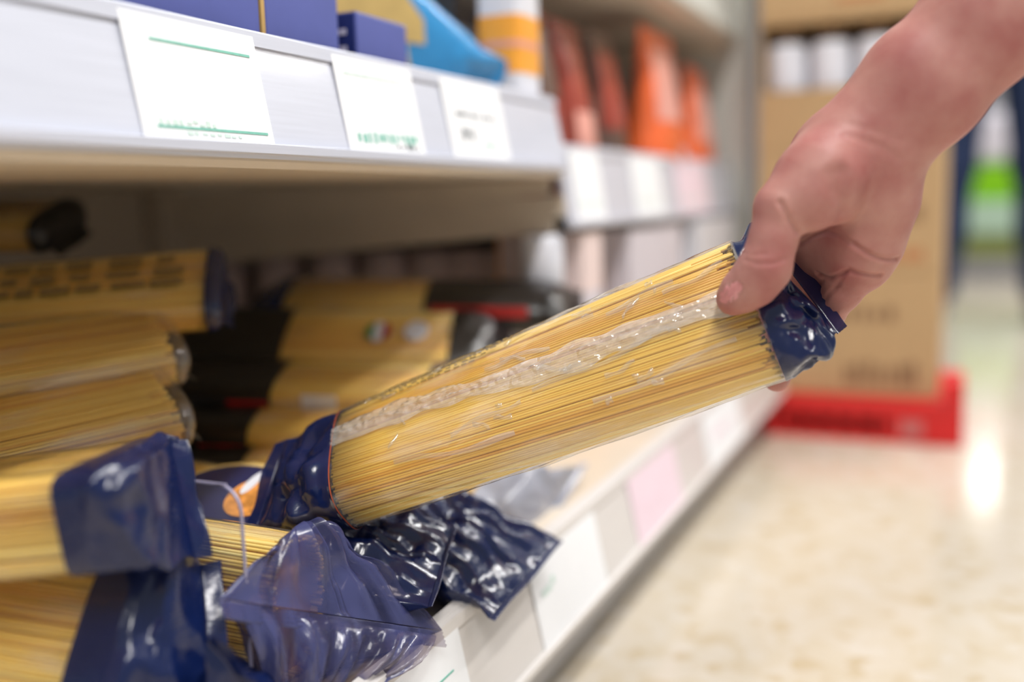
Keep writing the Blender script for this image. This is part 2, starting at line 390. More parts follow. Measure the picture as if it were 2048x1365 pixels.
# ------------------------------------------------------------------ wrapped spaghetti
def super_ring(a, b, n, ex=3.2):
    t = np.linspace(0, 2*np.pi, 2001)
    x = a*np.sign(np.cos(t))*np.abs(np.cos(t))**(2/ex); y = b*np.sign(np.sin(t))*np.abs(np.sin(t))**(2/ex)
    s = np.concatenate([[0], np.cumsum(np.hypot(np.diff(x), np.diff(y)))])
    u = np.linspace(0, s[-1], n, endpoint=False)
    return np.stack([np.interp(u, s, x), np.interp(u, s, y)], 1), s[-1]
def tri(x): return 2*np.abs(2*(x-np.floor(x+0.5)))-1
def crumple(P, seed, scale, amp, octaves=4):
    r = np.random.default_rng(seed); d = np.zeros(len(P)); a = 1.0; scale = scale*0.55; amp = amp*1.25
    q = P.copy()
    for o in range(octaves):
        for k in range(2):
            v = unit(r.normal(size=3))*scale*(1.55**o); ph = r.random()
            wv = unit(r.normal(size=3))*scale*0.6
            d += a*tri(q@v+ph+0.35*np.sin(q@wv*6.28+ph*9))
        a *= 0.62
    return d*amp/3.0
def grid_faces(m, n, closed=True):
    f = []
    for i in range(m-1):
        for k in range(n if closed else n-1):
            f.append((i*n+k, i*n+(k+1) % n, (i+1)*n+(k+1) % n, (i+1)*n+k))
    return f

class Pack:
    """a long clear bag of spaghetti; A, B are the middles of the two ends of the bundle"""
    def __init__(s, A, B, nA, nB=None, W=0.085, T=0.044, ex=3.0):
        s.A, s.B = np.array(A, float), np.array(B, float)
        s.e = unit(s.B-s.A); s.L = np.linalg.norm(s.B-s.A); s.W, s.T, s.ex = W, T, ex
        nB = nA if nB is None else nB
        f = lambda n: unit(np.array(n, float)-np.dot(n, s.e)*s.e)
        s.nA, s.nB = f(nA), f(nB)
    def frame(s, t):
        n = unit(s.nA*(1-t)+s.nB*t); n = unit(n-(n@s.e)*s.e)
        return s.A+(s.B-s.A)*t, np.cross(n, s.e), n       # centre, width direction, face normal
    def point(s, t, a, b):
        c, w_, n = s.frame(t); return c+a*w_+b*n
    def ring(s, t, n, grow=0.0):
        r, _ = super_ring(s.W/2+grow, s.T/2+grow, n, s.ex)
        c, w_, nn = s.frame(t); return c+r[:, :1]*w_+r[:, 1:]*nn
    def strands(s, root, d=0.0019, layers=3, sides=6, seg=6, jit=0.0003, ends=0.004, t0=0.0, t1=1.0):
        V_, F_, C_ = [], [], []; base = 0
        for ly in range(layers):
            a, b = s.W/2-0.0004-d/2-ly*d*0.75, s.T/2-0.0004-d/2-ly*d*0.75
            _, per = super_ring(a, b, 8, s.ex); n = int(per/(d*0.87))
            pts, _ = super_ring(a, b, n, s.ex)
            
            for k, p in enumerate(pts):
                if RNG.random() < 0.02 and ly == 0: continue
                p0 = p+RNG.normal(size=2)*jit*0.5; p1 = p+RNG.normal(size=2)*jit*0.9
                e0, e1 = abs(RNG.normal())*ends*0.35/s.L, abs(RNG.normal())*ends/s.L
                if RNG.random() < 0.12: e1 += RNG.random()*0.02/s.L*ends/0.004
                tone = np.clip(RNG.normal(0.52-0.12*ly, 0.16)+0.2*math.sin(k*0.21+ly)+0.14*math.sin(k*0.083+2), 0, 1)
                ts = np.linspace(t0+e0, t1-e1, seg+1)
                for i, t in enumerate(ts):
                    c, w_, nn = s.frame(t); q = p0*(1-t)+p1*t+pts[(k+1) % n]*0
                    cc = c+q[0]*w_+q[1]*nn
                    for j in range(sides):
                        an = 2*np.pi*j/sides
                        V_.append(cc+d/2*(math.cos(an)*w_+math.sin(an)*nn)); C_.append(tone)
                for i in range(seg):
                    for j in range(sides):
                        F_.append((base+i*sides+j, base+i*sides+(j+1) % sides, base+(i+1)*sides+(j+1) % sides, base+(i+1)*sides+j))
                F_.append(tuple(base+j for j in range(sides-1, -1, -1))); F_.append(tuple(base+seg*sides+j for j in range(sides)))
                base += (seg+1)*sides
        o = mesh_obj('spaghetti', V_, F_, MAT['spag'], root, True, col=C_)
        tag(o, 'straight dry yellow spaghetti strands', None, None, 'stuff')
        r, _ = super_ring(s.W/2-layers*d*0.7, s.T/2-layers*d*0.7, 40, s.ex); v = []
        for t in np.linspace(t0+0.02, t1-0.03, 8):
            c, w_, nn = s.frame(t); v += list(c+r[:, :1]*w_+r[:, 1:]*nn)
        f = grid_faces(8, 40)+[tuple(range(39, -1, -1)), tuple(range(280, 320))]
        tag(mesh_obj('spaghetti_core', v, f, MAT['core'], root, True), None, None, None, 'stuff')
        return o
    def sleeve(s, name, root, mat, t0, t1, n=96, m=60, grow=0.0006, wr=0.0004, seed=1, label=None):
        v, uv = [], []
        ts = np.linspace(t0, t1, m); per = s.W*2+s.T*2
        for t in ts:
            v.append(s.ring(t, n, grow)); uv.append(np.stack([np.arange(n)/n*per, np.full(n, t*s.L)], 1))
        v = np.concatenate(v); uv = np.concatenate(uv)
        r = np.random.default_rng(seed); d = np.zeros(len(v))
        for k in range(7):
            d += tri(uv[:, 0]*r.uniform(20, 70)+uv[:, 1]*r.uniform(-12, 12)+0.5*np.sin(uv[:, 1]*r.uniform(15, 45)+r.random()*6))*r.uniform(0.3, 1)
        cen = np.repeat(np.array([s.frame(t)[0] for t in ts]), n, 0)
        nr = v-cen; nr /= np.linalg.norm(nr, axis=1)[:, None]
        v = v+nr*(np.abs(d)*wr)[:, None]
        o = mesh_obj(name, v, grid_faces(m, n), mat, root, True, uv=uv)
        if label: o['label'] = label
        return o
    def end(s, root, which, mat, S0, S1, n=120, m=44, amp=0.006, scale=26, seed=3, bulge=0.0, t_in=0.0, strip=0.010, label=None, seal_dir=None, pinch=None, axis_k=0.5, grow=0.0018, pleat=0.0):
        """printed end: sleeve over the bundle end, gathered into a flat heat-sealed edge from S0 to S1"""
        S0, S1 = np.array(S0, float), np.array(S1, float)
        te = 0.0 if which == 'A' else 1.0; out = -s.e if which == 'A' else s.e
        base = s.ring(te, n, grow)
        c, w_, nn = s.frame(te)
        rel = (base-c)@w_/(s.W/2); arc = np.arange(n)/n
        k = np.clip(rel*1.04, -1, 1)                           # the narrow sides fold flat into the tips of the seal
        up = np.where(arc <= 0.5, 1.0, -1.0)
        if abs(np.dot(S1-S0, nn)) > abs(np.dot(S1-S0, w_)):      # seal runs across the thickness instead of the width
            k = np.clip(((base-c)@nn)/(s.T/2)*1.05, -1, 1); up = np.where((base-c)@w_ > 0, 1.0, -1.0)
            if np.dot(S1-S0, nn) > 0: S0, S1 = S1, S0
            cross = w_
        else:
            cross = nn
            if np.dot(S1-S0, w_) > 0: S0, S1 = S1, S0
        mid = (S0+S1)/2; sd = unit(S1-S0)
        sdir = unit(mid-c) if seal_dir is None else unit(seal_dir)
        thick = unit(np.cross(sd, sdir))
        if np.dot(thick, cross) < 0: thick = -thick
        seal = mid-(S1-S0)/2*k[:, None]+thick*(up*0.0004)[:, None]
        dist = np.linalg.norm(seal-base, axis=1)[:, None]
        vs = np.linspace(0, 1, m); rows = []
        if t_in > 0:
            for q in np.linspace(t_in, 0.001, 6):
                rows.append((s.ring(q if which == 'A' else 1-q, n, grow), -q*s.L, 0.0))
        for v in vs:
            b1 = base+out*dist*axis_k
            P = (1-v)**2*base+2*v*(1-v)*b1+v*v*seal
            P = P+bulge*math.sin(math.pi*v)*(up[:, None]*cross)
            if pinch is not None:
                pc, pr, pa = pinch
                dd = np.linalg.norm(P-pc, axis=1); P = P+(pc-P)*(pa*np.exp(-(dd/pr)**2))[:, None]
            rows.append((P, v*float(dist.mean()), math.sin(math.pi*min(1, v*0.96))**0.7 if 0 < v < 1 else 0.0))
        Vv = np.concatenate([r[0] for r in rows]); per = 2*(s.W+s.T)
        uv = np.concatenate([np.stack([arc*per, np.full(n, r[1])], 1) for r in rows])
        wt = np.concatenate([np.full(n, r[2]) for r in rows])
        cm = np.concatenate([np.repeat(r[0].mean(0)[None], n, 0) for r in rows])
        nr = Vv-cm; nr /= np.maximum(np.linalg.norm(nr, axis=1), 1e-6)[:, None]
        Vv = Vv+nr*(wt*(crumple(Vv, seed, scale, amp)))[:, None]+thick*(wt*crumple(Vv, seed+50, scale*1.3, amp*0.6))[:, None]
        kk = np.concatenate([k]*len(rows)); Vv = Vv+thick*(wt*pleat*(tri(kk*2.6+seed*0.37)+0.6*tri(kk*5.3+seed*0.7)))[:, None]
        o = mesh_obj('printed_end', Vv, grid_faces(len(rows), n), mat, root, True, uv=uv)
        if label: o['label'] = label
        # heat-sealed strip with ribs
        q = 60; sv, suv = [], []
        for i, dv in enumerate(np.linspace(0, strip, 9)):
            for j in range(q):
                f = j/(q-1); p = S0+(S1-S0)*f+sdir*dv+thick*(0.0006*(1 if i % 2 else -1)+0.0018*math.sin(f*9+seed)*dv/strip)
                sv.append(p); suv.append((f*0.12, dv))
        mesh_obj('end_seal', sv, grid_faces(9, q, False), mat, o, True, uv=suv)
        return o
    def patch(s, name, root, mat, pts_ab, lift=0.0018):
        """flat print on the broad face: polygon of (t, a) points"""
        c = np.mean(pts_ab, 0); v = [s.point(c[0], c[1], s.T/2+lift)]
        for t, a in pts_ab: v.append(s.point(t, a, s.T/2+lift))
        n = len(pts_ab)
        return mesh_obj(name, v, [(0, i+1, (i+1) % n+1) for i in range(n)], mat, root, True)
    def ellipse(s, name, root, mat, tc, ac, rt, ra, n=28, lift=0.0018):
        return s.patch(name, root, mat, [(tc+rt*math.cos(q), ac+ra*math.sin(q)) for q in np.linspace(0, 2*np.pi, n, endpoint=False)], lift)

# ------------------------------------------------------------------ setting
mb = MB().box((-3.2, -2.5, -0.05), (4.5, 14.0, 0.0)); f_ = mb.build('floor', MAT['floor']); tag(f_, 'glossy beige speckled shop floor', None, None, 'structure')
mb = MB().box((-3.2, 14.0, 0), (4.5, 14.1, 3.2)); tag(mb.build('wall_back', MAT['wall']), 'pale grey far wall of the shop', None, None, 'structure')

# ------------------------------------------------------------------ gondola shelving
GX = -0.92
gon = empty('gondola_shelving', (-0.6, 0.9, 0), 'white steel supermarket shelving running along the left of the aisle', 'shelving')
Y0, YM, Y1 = -0.25, 0.955, 1.78
MB().box((GX-0.02, Y0, 0), (GX, Y1, 1.9)).build('back_panel', MAT['back'], gon)
for yy in (YM-0.02,):
    bevel(MB().box((GX, yy, 0), (GX+0.035, yy+0.04, 1.9)).build('upright_post', MAT['back'], gon), 0.003)
o = MB().box((GX, Y1, 0), (-0.345, Y1+0.035, 1.9)).build('end_panel', MAT['post'], gon); bevel(o, 0.004)
def shelf(y0, y1, zt, xf, zr0, zr1, xr0, xr1, rail, lip=True):
    b = MB().prism([(GX, zt-0.022), (xf-0.004, zt-0.022), (xf, zt-0.018), (xf, zt-0.002), (xf-0.002, zt), (GX, zt)], y0, y1).build('shelf_board', MAT['shelf'], gon)
    d = 0.0035
    prof = [(xr0, zr0), (xr0+d, zr0-0.002), (xr0+d+0.001, zr0+0.002), (xr1+d, zr1-0.004), (xr1+d-0.002, zr1), (xr1-0.004, zr1+0.001), (xr1-0.004, zr1-0.004), (xr1-0.001, zr1-0.006)]
    r = MB().prism(prof, y0+0.002, y1-0.002).build('price_rail', rail, gon)
    lipm = MB().prism([(xr1+d-0.001, zr1-0.010), (xr1+d+0.003, zr1-0.010), (xr1+d+0.002, zr1-0.002), (xr1+d-0.003, zr1-0.001)], y0+0.002, y1-0.002)
    lipm.prism([(xr0+d, zr0+0.000), (xr0+d+0.004, zr0+0.001), (xr0+d+0.004, zr0+0.006), (xr0+d, zr0+0.007)], y0+0.002, y1-0.002)
    tag(lipm.build('rail_lip', rail, r), 'thin moulded edge of the price rail')
    return r
shelf(Y0, YM, 0.445, -0.372, 0.430, 0.503, -0.371, -0.384, MAT['rail'])                       # near bay, upper
shelf(YM+0.003, Y1, 0.405, -0.372, 0.372, 0.458, -0.371, -0.384, MAT['rail'])                 # far bay, upper
shelf(YM+0.005, Y1, 0.685, -0.372, 0.668, 0.745, -0.371, -0.384, MAT['post'])                 # far bay, top
shelf(Y0, Y1, 0.136, -0.290, 0.068, 0.146, -0.272, -0.287, MAT['rail_cream'])                 # base
bevel(MB().box((-0.318, Y0, 0.0), (-0.305, Y1, 0.12)).build('kick_plate', MAT['rail_cream'], gon), 0.002)
for yb, zt, zb, zf in ((YM-0.006, 0.422, 0.375, 0.408), (YM+0.006, 0.384, 0.33, 0.368), (YM+0.006, 0.664, 0.60, 0.645), (Y1-0.012, 0.664, 0.60, 0.645)):
    v = [(GX+0.02, yb-0.0015, zb), (-0.385, yb-0.0015, zf), (-0.385, yb-0.0015, zt), (GX+0.02, yb-0.0015, zt)]
    v += [(x, y+0.003, z) for x, y, z in v]
    mesh_obj('shelf_bracket', v, [(0,1,2,3), (7,6,5,4), (0,4,5,1), (1,5,6,2), (2,6,7,3), (3,7,4,0)], MAT['shelf'], gon, False)

# price labels slid into the rails
def price_label(y0, y1, base, label, marks, z0=0.0, z1=1.0, paper='paper', group=None):
    (xa, za), (xb, zb) = base
    f = lambda u: np.array([xa+(xb-xa)*u, 0, za+(zb-za)*u])
    nrm = unit(np.array([zb-za, 0, -(xb-xa)])); nrm = nrm if nrm[0] > 0 else -nrm
    m = MB()
    lo, hi = f(z0), f(z1); c = (lo+hi)/2+np.array([0, (y0+y1)/2, 0])+nrm*0.0006
    m.obox(c, V(0, (y1-y0)/2, 0), (hi-lo)/2, nrm*0.0004)
    t = m.build('price_label', MAT[paper]); tag(t, label, 'price tag', group)
    for (u0, u1, v0, v1, ink) in marks:
        a, b = f(z0+(z1-z0)*v0), f(z0+(z1-z0)*v1)
        cc = (a+b)/2+np.array([0, y0+(y1-y0)*(u0+u1)/2, 0])+nrm*0.0012
        mm = MB().obox(cc, V(0, (y1-y0)*(u1-u0)/2, 0), (b-a)/2, nrm*0.00015)
        mm.build('printed_mark', MAT[ink], t)
    return t
def smudge(n, u0, u1, v0, v1, ink, seed):
    r = random.Random(seed); out = []
    for i in range(n):
        u = u0+(u1-u0)*i/n; ww = (u1-u0)/n*r.uniform(0.4, 0.8); h = (v1-v0)*r.uniform(0.4, 1.0)
        b = v0+(v1-v0-h)*r.random(); out.append((u, u+ww, b, b+h, ink))
    return out
UP = ((-0.3665, 0.4315), (-0.3795, 0.500))
price_label(0.379, 0.481, UP, 'large white price tag with two thin green lines, nearest on the upper rail',
            [(0.17, 0.93, 0.78, 0.80, 'green_ink'), (0.10, 0.95, 0.125, 0.145, 'green_ink')]+smudge(9, 0.12, 0.55, 0.15, 0.2, 'palegreen_ink', 1)+smudge(8, 0.3, 0.75, 0.08, 0.11, 'palegreen_ink', 2), 0.02, 1.0)
price_label(0.560, 0.661, UP, 'white price tag with blurred green print, middle one of the upper rail',
            [(0.10, 0.85, 0.80, 0.82, 'palegreen_ink')]+smudge(12, 0.12, 0.92, 0.13, 0.24, 'green_ink', 3)+smudge(5, 0.6, 0.95, 0.08, 0.14, 'grey_ink', 4), 0.02, 1.0)
price_label(0.707, 0.815, UP, 'white price tag with a grey number, farthest on the near upper rail',
            smudge(9, 0.15, 0.9, 0.53, 0.6, 'grey_ink', 5)+smudge(3, 0.2, 0.42, 0.24, 0.42, 'grey_ink', 6)+smudge(4, 0.55, 0.8, 0.18, 0.26, 'green_ink', 7), 0.02, 1.0)
MID = ((-0.3665, 0.374), (-0.3795, 0.455))
for (ya, yb, pp, lab, sd) in ((0.985, 1.075, 'paper', 'plain white price tag, first on the lower set farther rail', 11), (1.19, 1.32, 'paper', 'plain white price tag, second on the farther rail', 12),
                          (1.40, 1.58, 'pinkpaper', 'pale pink price tag on the farther rail', 13)):
    price_label(ya, yb, MID, lab, smudge(6, 0.15, 0.85, 0.2, 0.3, 'palegreen_ink', sd), 0.03, 0.97, pp)
LOW = ((-0.2675, 0.0695), (-0.2825, 0.141))
price_label(0.30, 0.524, LOW, 'white price tag with a green line, nearest on the base rail',
            [(0.1, 0.93, 0.66, 0.675, 'green_ink')]+smudge(4, 0.72, 0.95, 0.25, 0.42, 'grey_ink', 21), 0.03, 0.96)
price_label(0.634, 0.775, LOW, 'bluish white price tag on the base rail below the crumpled bag ends', smudge(3, 0.1, 0.3, 0.55, 0.7, 'palegreen_ink', 22), 0.03, 0.96)
price_label(0.87, 1.03, LOW, 'pink and white price tag on the base rail', smudge(5, 0.15, 0.6, 0.3, 0.6, 'pinkpaper', 23), 0.03, 0.96, 'pinkpaper')
price_label(1.16, 1.36, LOW, 'white price tag at the far end of the base rail', smudge(4, 0.2, 0.7, 0.4, 0.6, 'pinkpaper', 24), 0.03, 0.96)

# acrylic divider with rounded front corner
dv, Yd = [], 0.383
xr, zt, R_ = -0.327, 0.262, 0.014
prof = [(-0.86, 0.138), (xr, 0.138)]+[(xr-R_+R_*math.cos(a), zt-R_+R_*math.sin(a)) for a in np.linspace(0, math.pi/2, 9)]+[(-0.86, zt)]
m = MB().prism(prof, Yd, Yd+0.003)
uvq = [(p[0], p[2]) for p in m.v]
o = mesh_obj('shelf_divider', m.v, m.f, MAT['acrylic'], None, False, uv=uvq); tag(o, 'clear acrylic shelf divider with a rounded front corner between the bags', 'divider')
# polished rim of the divider
rim = MB(); pr = prof[1:]
for a, b in zip(pr[:-1], pr[1:]):
    a3, b3 = V(a[0], Yd+0.0015, a[1]), V(b[0], Yd+0.0015, b[1]); tn = unit(b3-a3); nn = np.cross(tn, V(0, 1, 0))
    rim.obox((a3+b3)/2, (b3-a3)/2*1.02, V(0, 0.0009, 0), nn*0.0004)
tag(mesh_obj('polished_edge', rim.v, rim.f, plain('acrylic_edge', srgb(150, 146, 172), 0.25, 0.05, 40), o, False), 'pale lilac polished edge')

# ------------------------------------------------------------------ arm and hand
def camp(px, py, t): return np.array([(px-CX)/FPX*t, -(py-CY)/FPX*t, t])
def cam2w(P): P = np.asarray(P); return CAM+P[..., :1]*RI+P[..., 1:2]*UI+P[..., 2:3]*FW
HAND_DT = 0.0
def hp(px, py, t): return camp(px, py, t+HAND_DT)
lo = np.array([0.085, -0.045, 0.44]); hi = np.array([0.375, 0.275, 0.655])
hstep = 0.00105
F0 = Field(lo, hi, hstep)
# forearm
for dx, dy, r0, r1 in ((-26, -26, 0.0205, 0.0204), (26, 26, 0.0205, 0.0204)):
    F0.chain([(hp(1722+dx, 302+dy, 0.533), r0), (hp(1848+dx, 170+dy, 0.523), 0.0202), (hp(1964+dx, 50+dy, 0.515), r1), (hp(2330+dx*1.6, -340+dy*1.6, 0.49), 0.032), (hp(2500+dx*1.6, -520+dy*1.6, 0.48), 0.034)], 0.016)
# palm block
F0.chain([(hp(1755, 320, 0.540), 0.0225), (hp(1742, 400, 0.546), 0.0228), (hp(1722, 490, 0.556), 0.0200), (hp(1712, 525, 0.560), 0.0175)], 0.012)
F0.chain([(hp(1700, 320, 0.545), 0.0220), (hp(1680, 420, 0.566), 0.0190), (hp(1665, 515, 0.577), 0.0172)], 0.012)
F0.chain([(hp(1672, 325, 0.545), 0.0215), (hp(1640, 420, 0.575), 0.0175), (hp(1630, 505, 0.590), 0.0165)], 0.012)
F0.chain([(hp(1655, 330, 0.548), 0.0205), (hp(1610, 410, 0.578), 0.0175), (hp(1598, 490, 0.602), 0.0160)], 0.012)
# ball of the thumb
F0.chain([(hp(1675, 305, 0.532), 0.0190), (hp(1640, 355, 0.523), 0.0205), (hp(1612, 398, 0.519), 0.0178)], 0.010)
F0.stroke(hp(1650, 390, 0.523), hp(1668, 405, 0.527), 0.0130, 0.0105, 0.009)
# thumb
TH = Field(lo, hi, hstep)
TH.chain([(hp(1605, 372, 0.521), 0.0165), (hp(1560, 415, 0.518), 0.0126), (hp(1546, 480, 0.519), 0.0118), (hp(1530, 535, 0.5215), 0.0131), (hp(1506, 566, 0.526), 0.0124), (hp(1478, 588, 0.531), 0.0103), (hp(1463, 600, 0.534), 0.0078)], 0.005)
F0.merge(TH, 0.006)
# fingers, each its own chain behind the bag
fingers = [
    [((1712, 528, 0.560), 0.0122), ((1686, 582, 0.566), 0.0104), ((1652, 628, 0.580), 0.0100), ((1600, 684, 0.598), 0.0088), ((1560, 722, 0.604), 0.0076)],
    [((1665, 520, 0.577), 0.0122), ((1648, 575, 0.588), 0.0104), ((1610, 640, 0.608), 0.0100), ((1570, 720, 0.615), 0.0090), ((1553, 758, 0.607), 0.0080)],
    [((1630, 510, 0.590), 0.0122), ((1615, 570, 0.604), 0.0104), ((1575, 645, 0.623), 0.0100), ((1530, 700, 0.628), 0.0090), ((1500, 735, 0.622), 0.0080)],
    [((1598, 495, 0.602), 0.0122), ((1578, 560, 0.618), 0.0100), ((1530, 625, 0.632), 0.0095), ((1485, 670, 0.636), 0.0086), ((1460, 700, 0.630), 0.0076)]]
FG = None
for ch in fingers:
    q = Field(lo, hi, hstep); q.chain([(hp(*p), r) for p, r in ch], 0.004)
    if FG is None: FG = q
    else: FG.merge(q, 0.0012)
F0.merge(FG, 0.0045)
hv, hf = F0.nets()
def trace(px, py, t0=0.47, t1=0.64):
    for t in np.linspace(t0, t1, 260):
        if F0.value(camp(px, py, t)) < 0: return camp(px, py, t)
    return None
def soft(v, f, it=3, lam=0.5):
    n = len(v); e = np.concatenate([f[:, [0, 1]], f[:, [1, 2]], f[:, [2, 3]], f[:, [3, 0]]])
    for _ in range(it):
        s = np.zeros_like(v); c = np.zeros(n)
        for k in range(3): s[:, k] = np.bincount(e[:, 0], v[e[:, 1], k], n)+np.bincount(e[:, 1], v[e[:, 0], k], n)
        c = np.bincount(e[:, 0], minlength=n)+np.bincount(e[:, 1], minlength=n)
        v = v+lam*(s/np.maximum(c, 1)[:, None]-v)
    return v
hv = soft(hv, hf, 3)
def vnorm(v, f):
    a, b, c, d = (v[f[:, i]] for i in range(4)); fn = np.cross(c-a, d-b); n = np.zeros_like(v)
    for i in range(4):
        for k in range(3): n[:, k] += np.bincount(f[:, i], fn[:, k], len(v))
    return n/np.maximum(np.linalg.norm(n, axis=1), 1e-12)[:, None]
hn = vnorm(hv, hf)
def crease(pts, depth, width):
    global hv
    q = [trace(*p) for p in pts]; q = [p for p in q if p is not None]
    if len(q) < 2: return
    dmin = np.full(len(hv), 1.0)
    for a, b in zip(q[:-1], q[1:]): dmin = np.minimum(dmin, np.abs(cone_d(hv, a, b, 0, 0)))
    g = depth*(np.exp(-(dmin/width)**2)-0.35*np.exp(-(dmin/(2.2*width))**2))
    hv = hv-hn*g[:, None]
crease([(1600, 488), (1625, 472), (1652, 463), (1680, 470), (1708, 488), (1738, 508), (1765, 518), (1795, 518)], 0.0022, 0.0016)
crease([(1636, 548), (1658, 556), (1682, 548), (1698, 541), (1730, 548), (1758, 550)], 0.0024, 0.0016)
crease([(1690, 545), (1672, 575), (1650, 600), (1630, 618)], 0.0012, 0.0015)
crease([(1648, 560), (1632, 590), (1612, 612)], 0.0010, 0.0014)
crease([(1560, 405), (1578, 440), (1592, 465)], 0.0020, 0.0016)
crease([(1682, 345), (1680, 380), (1683, 420)], 0.0022, 0.0045)
crease([(1660, 350), (1664, 400), (1652, 425)], 0.0012, 0.0040)
crease([(1688, 272), (1720, 280), (1760, 292), (1800, 318)], 0.0005, 0.0024)
crease([(1700, 250), (1750, 262), (1810, 285)], 0.0003, 0.0022)
crease([(1492, 520), (1515, 528), (1545, 528), (1570, 518)], 0.0009, 0.0014)
crease([(1488, 508), (1508, 512), (1530, 508)], 0.0006, 0.0012)
crease([(1690, 590), (1715, 596)], 0.0005, 0.0012)
arm = mesh_obj('person', cam2w(hv), hf[:, ::-1], MAT['skin'], None, True)
tag(arm, "bare forearm and right hand of a person, thumb pinching the spaghetti bag", 'person')
# rolled sleeve over the upper end of the arm
a0, a1 = cam2w(hp(2275, -275, 0.493)), cam2w(hp(2700, -760, 0.460)); ad = unit(a1-a0); ah = np.cross(ad, V(0, 1, 0)); ah = unit(ah); av = np.cross(ad, ah)
sv_, nk = [], 36
prof_ = [(-0.004, 0.053), (0.0, 0.057), (0.016, 0.058), (0.02, 0.056), (0.10, 0.060), (0.20, 0.064), (0.25, 0.060), (0.275, 0.042), (0.283, 0.012)]
for dd, rr in prof_:
    for k in range(nk):
        q = 2*math.pi*k/nk; sv_.append(a0+ad*dd+(ah*math.cos(q)+av*math.sin(q))*rr*(1+0.015*math.sin(3*q+dd*60)))
o = mesh_obj('sleeve', sv_, grid_faces(len(prof_), nk)+[tuple(range((len(prof_)-1)*nk, len(prof_)*nk))], MAT['cloth_navy'], arm, True); tag(o, 'rolled dark sleeve')
# thumb nail: a curved plate lying on the thumb tip
c0 = np.array((1461.0, 586.0)); ax = unit(np.array((-1.0, 0.9))); ay = np.array((ax[1], -ax[0]))
nv, nf = [], []; nu, nvn = 12, 12
okn = True
for i in range(nu):
    for j in range(nvn):
        u, v_ = 2*i/(nu-1)-1, 2*j/(nvn-1)-1
        uu = u*math.sqrt(max(0, 1-v_*v_/2)); vv = v_*math.sqrt(max(0, 1-u*u/2))
        p2 = c0+ax*uu*27+ay*vv*17
        q = trace(*p2)
        if q is None: q = (nv[-1] if nv else camp(*p2, 0.525))
        nv.append(np.array(q)-np.array([0, 0, 0.0003+0.0004*(1-vv*vv)]))
nv = np.array(nv)
o = mesh_obj('thumb_nail', cam2w(nv), grid_faces(nu, nvn, False), MAT['nail'], arm, True); tag(o, 'pink thumb nail')

# ------------------------------------------------------------------ the bag in the hand
HA, HB = at(700, 935, 0.622), at(1515, 620, 0.560)
e_ = unit(HB-HA); c_ = -unit((HA+HB)/2-CAM); c_ = unit(c_-(c_@e_)*e_); u_ = np.cross(e_, c_); u_ = u_ if u_[2] > 0 else -u_
def tilt(d): d = math.radians(d); return math.cos(d)*c_+math.sin(d)*u_
held = Pack(HA, HB, tilt(50), tilt(20), W=0.083, T=0.042)
hroot = empty('spaghetti_bag', HA, 'clear bag of spaghetti with navy ends held up by the hand', 'pasta bag')
held.strands(hroot, d=0.00185, layers=3, sides=6, seg=8, ends=0.0045)
held.sleeve('clear_film', hroot, MAT['film'], -0.005, 1.005, n=180, m=150, grow=0.0009, wr=0.00055, seed=5, label='clear wrinkled wrapper film')
held.end(hroot, 'A', MAT['navy'], at(572, 880, 0.655), at(512, 1062, 0.622), amp=0.0065, scale=34, seed=11, t_in=0.0, label='navy printed end lying on the bags')
held.end(hroot, 'B', MAT['navy'], at(1512, 452, 0.590), at(1676, 668, 0.556), amp=0.0075, scale=46, seed=21, t_in=0.0, label='navy printed end under the thumb', pinch=(at(1570, 560, 0.566), 0.022, 0.75), axis_k=0.55)
# red print line along the edge of the left end
for te in (0.004,):
    r1 = held.ring(te, 120, 0.0021); r2 = held.ring(te-0.003, 120, 0.0021)
    mesh_obj('red_edge_line', np.concatenate([r1, r2]), grid_faces(2, 120), MAT['redline'], hroot, True)
# folded seam along the middle of the back
sv, suv = [], []; ns, nw = 240, 17
for i in range(ns):
    t = i/(ns-1); wd = 0.0155+0.003*math.sin(t*13)+0.0016*math.sin(t*41+1)
    for j in range(nw):
        f = j/(nw-1)-0.5
        a = f*wd+0.0022*math.sin(t*9)+0.0008*math.sin(t*57+j)+0.006*(1-t)
        sv.append(held.point(t*0.985, a, held.T/2+0.0012)); suv.append((a*1.4, t*held.L))
sv = np.array(sv); sd_ = np.abs(crumple(np.stack([np.array(suv)[:, 0]*2.2, np.array(suv)[:, 1]*0.9, np.zeros(len(suv))], 1), 91, 110, 0.0026, 5))
env = np.tile(np.sin(np.linspace(0, np.pi, nw))**0.5, ns)
sv = sv+np.repeat(np.array([held.frame(i/(ns-1))[2] for i in range(ns)]), nw, 0)*(sd_*env+0.0003)[:, None]
mesh_obj('back_seam', sv, grid_faces(ns, nw, False), MAT['seam'], hroot, True, uv=suv).__setitem__('label', 'whitish crinkled back seam')
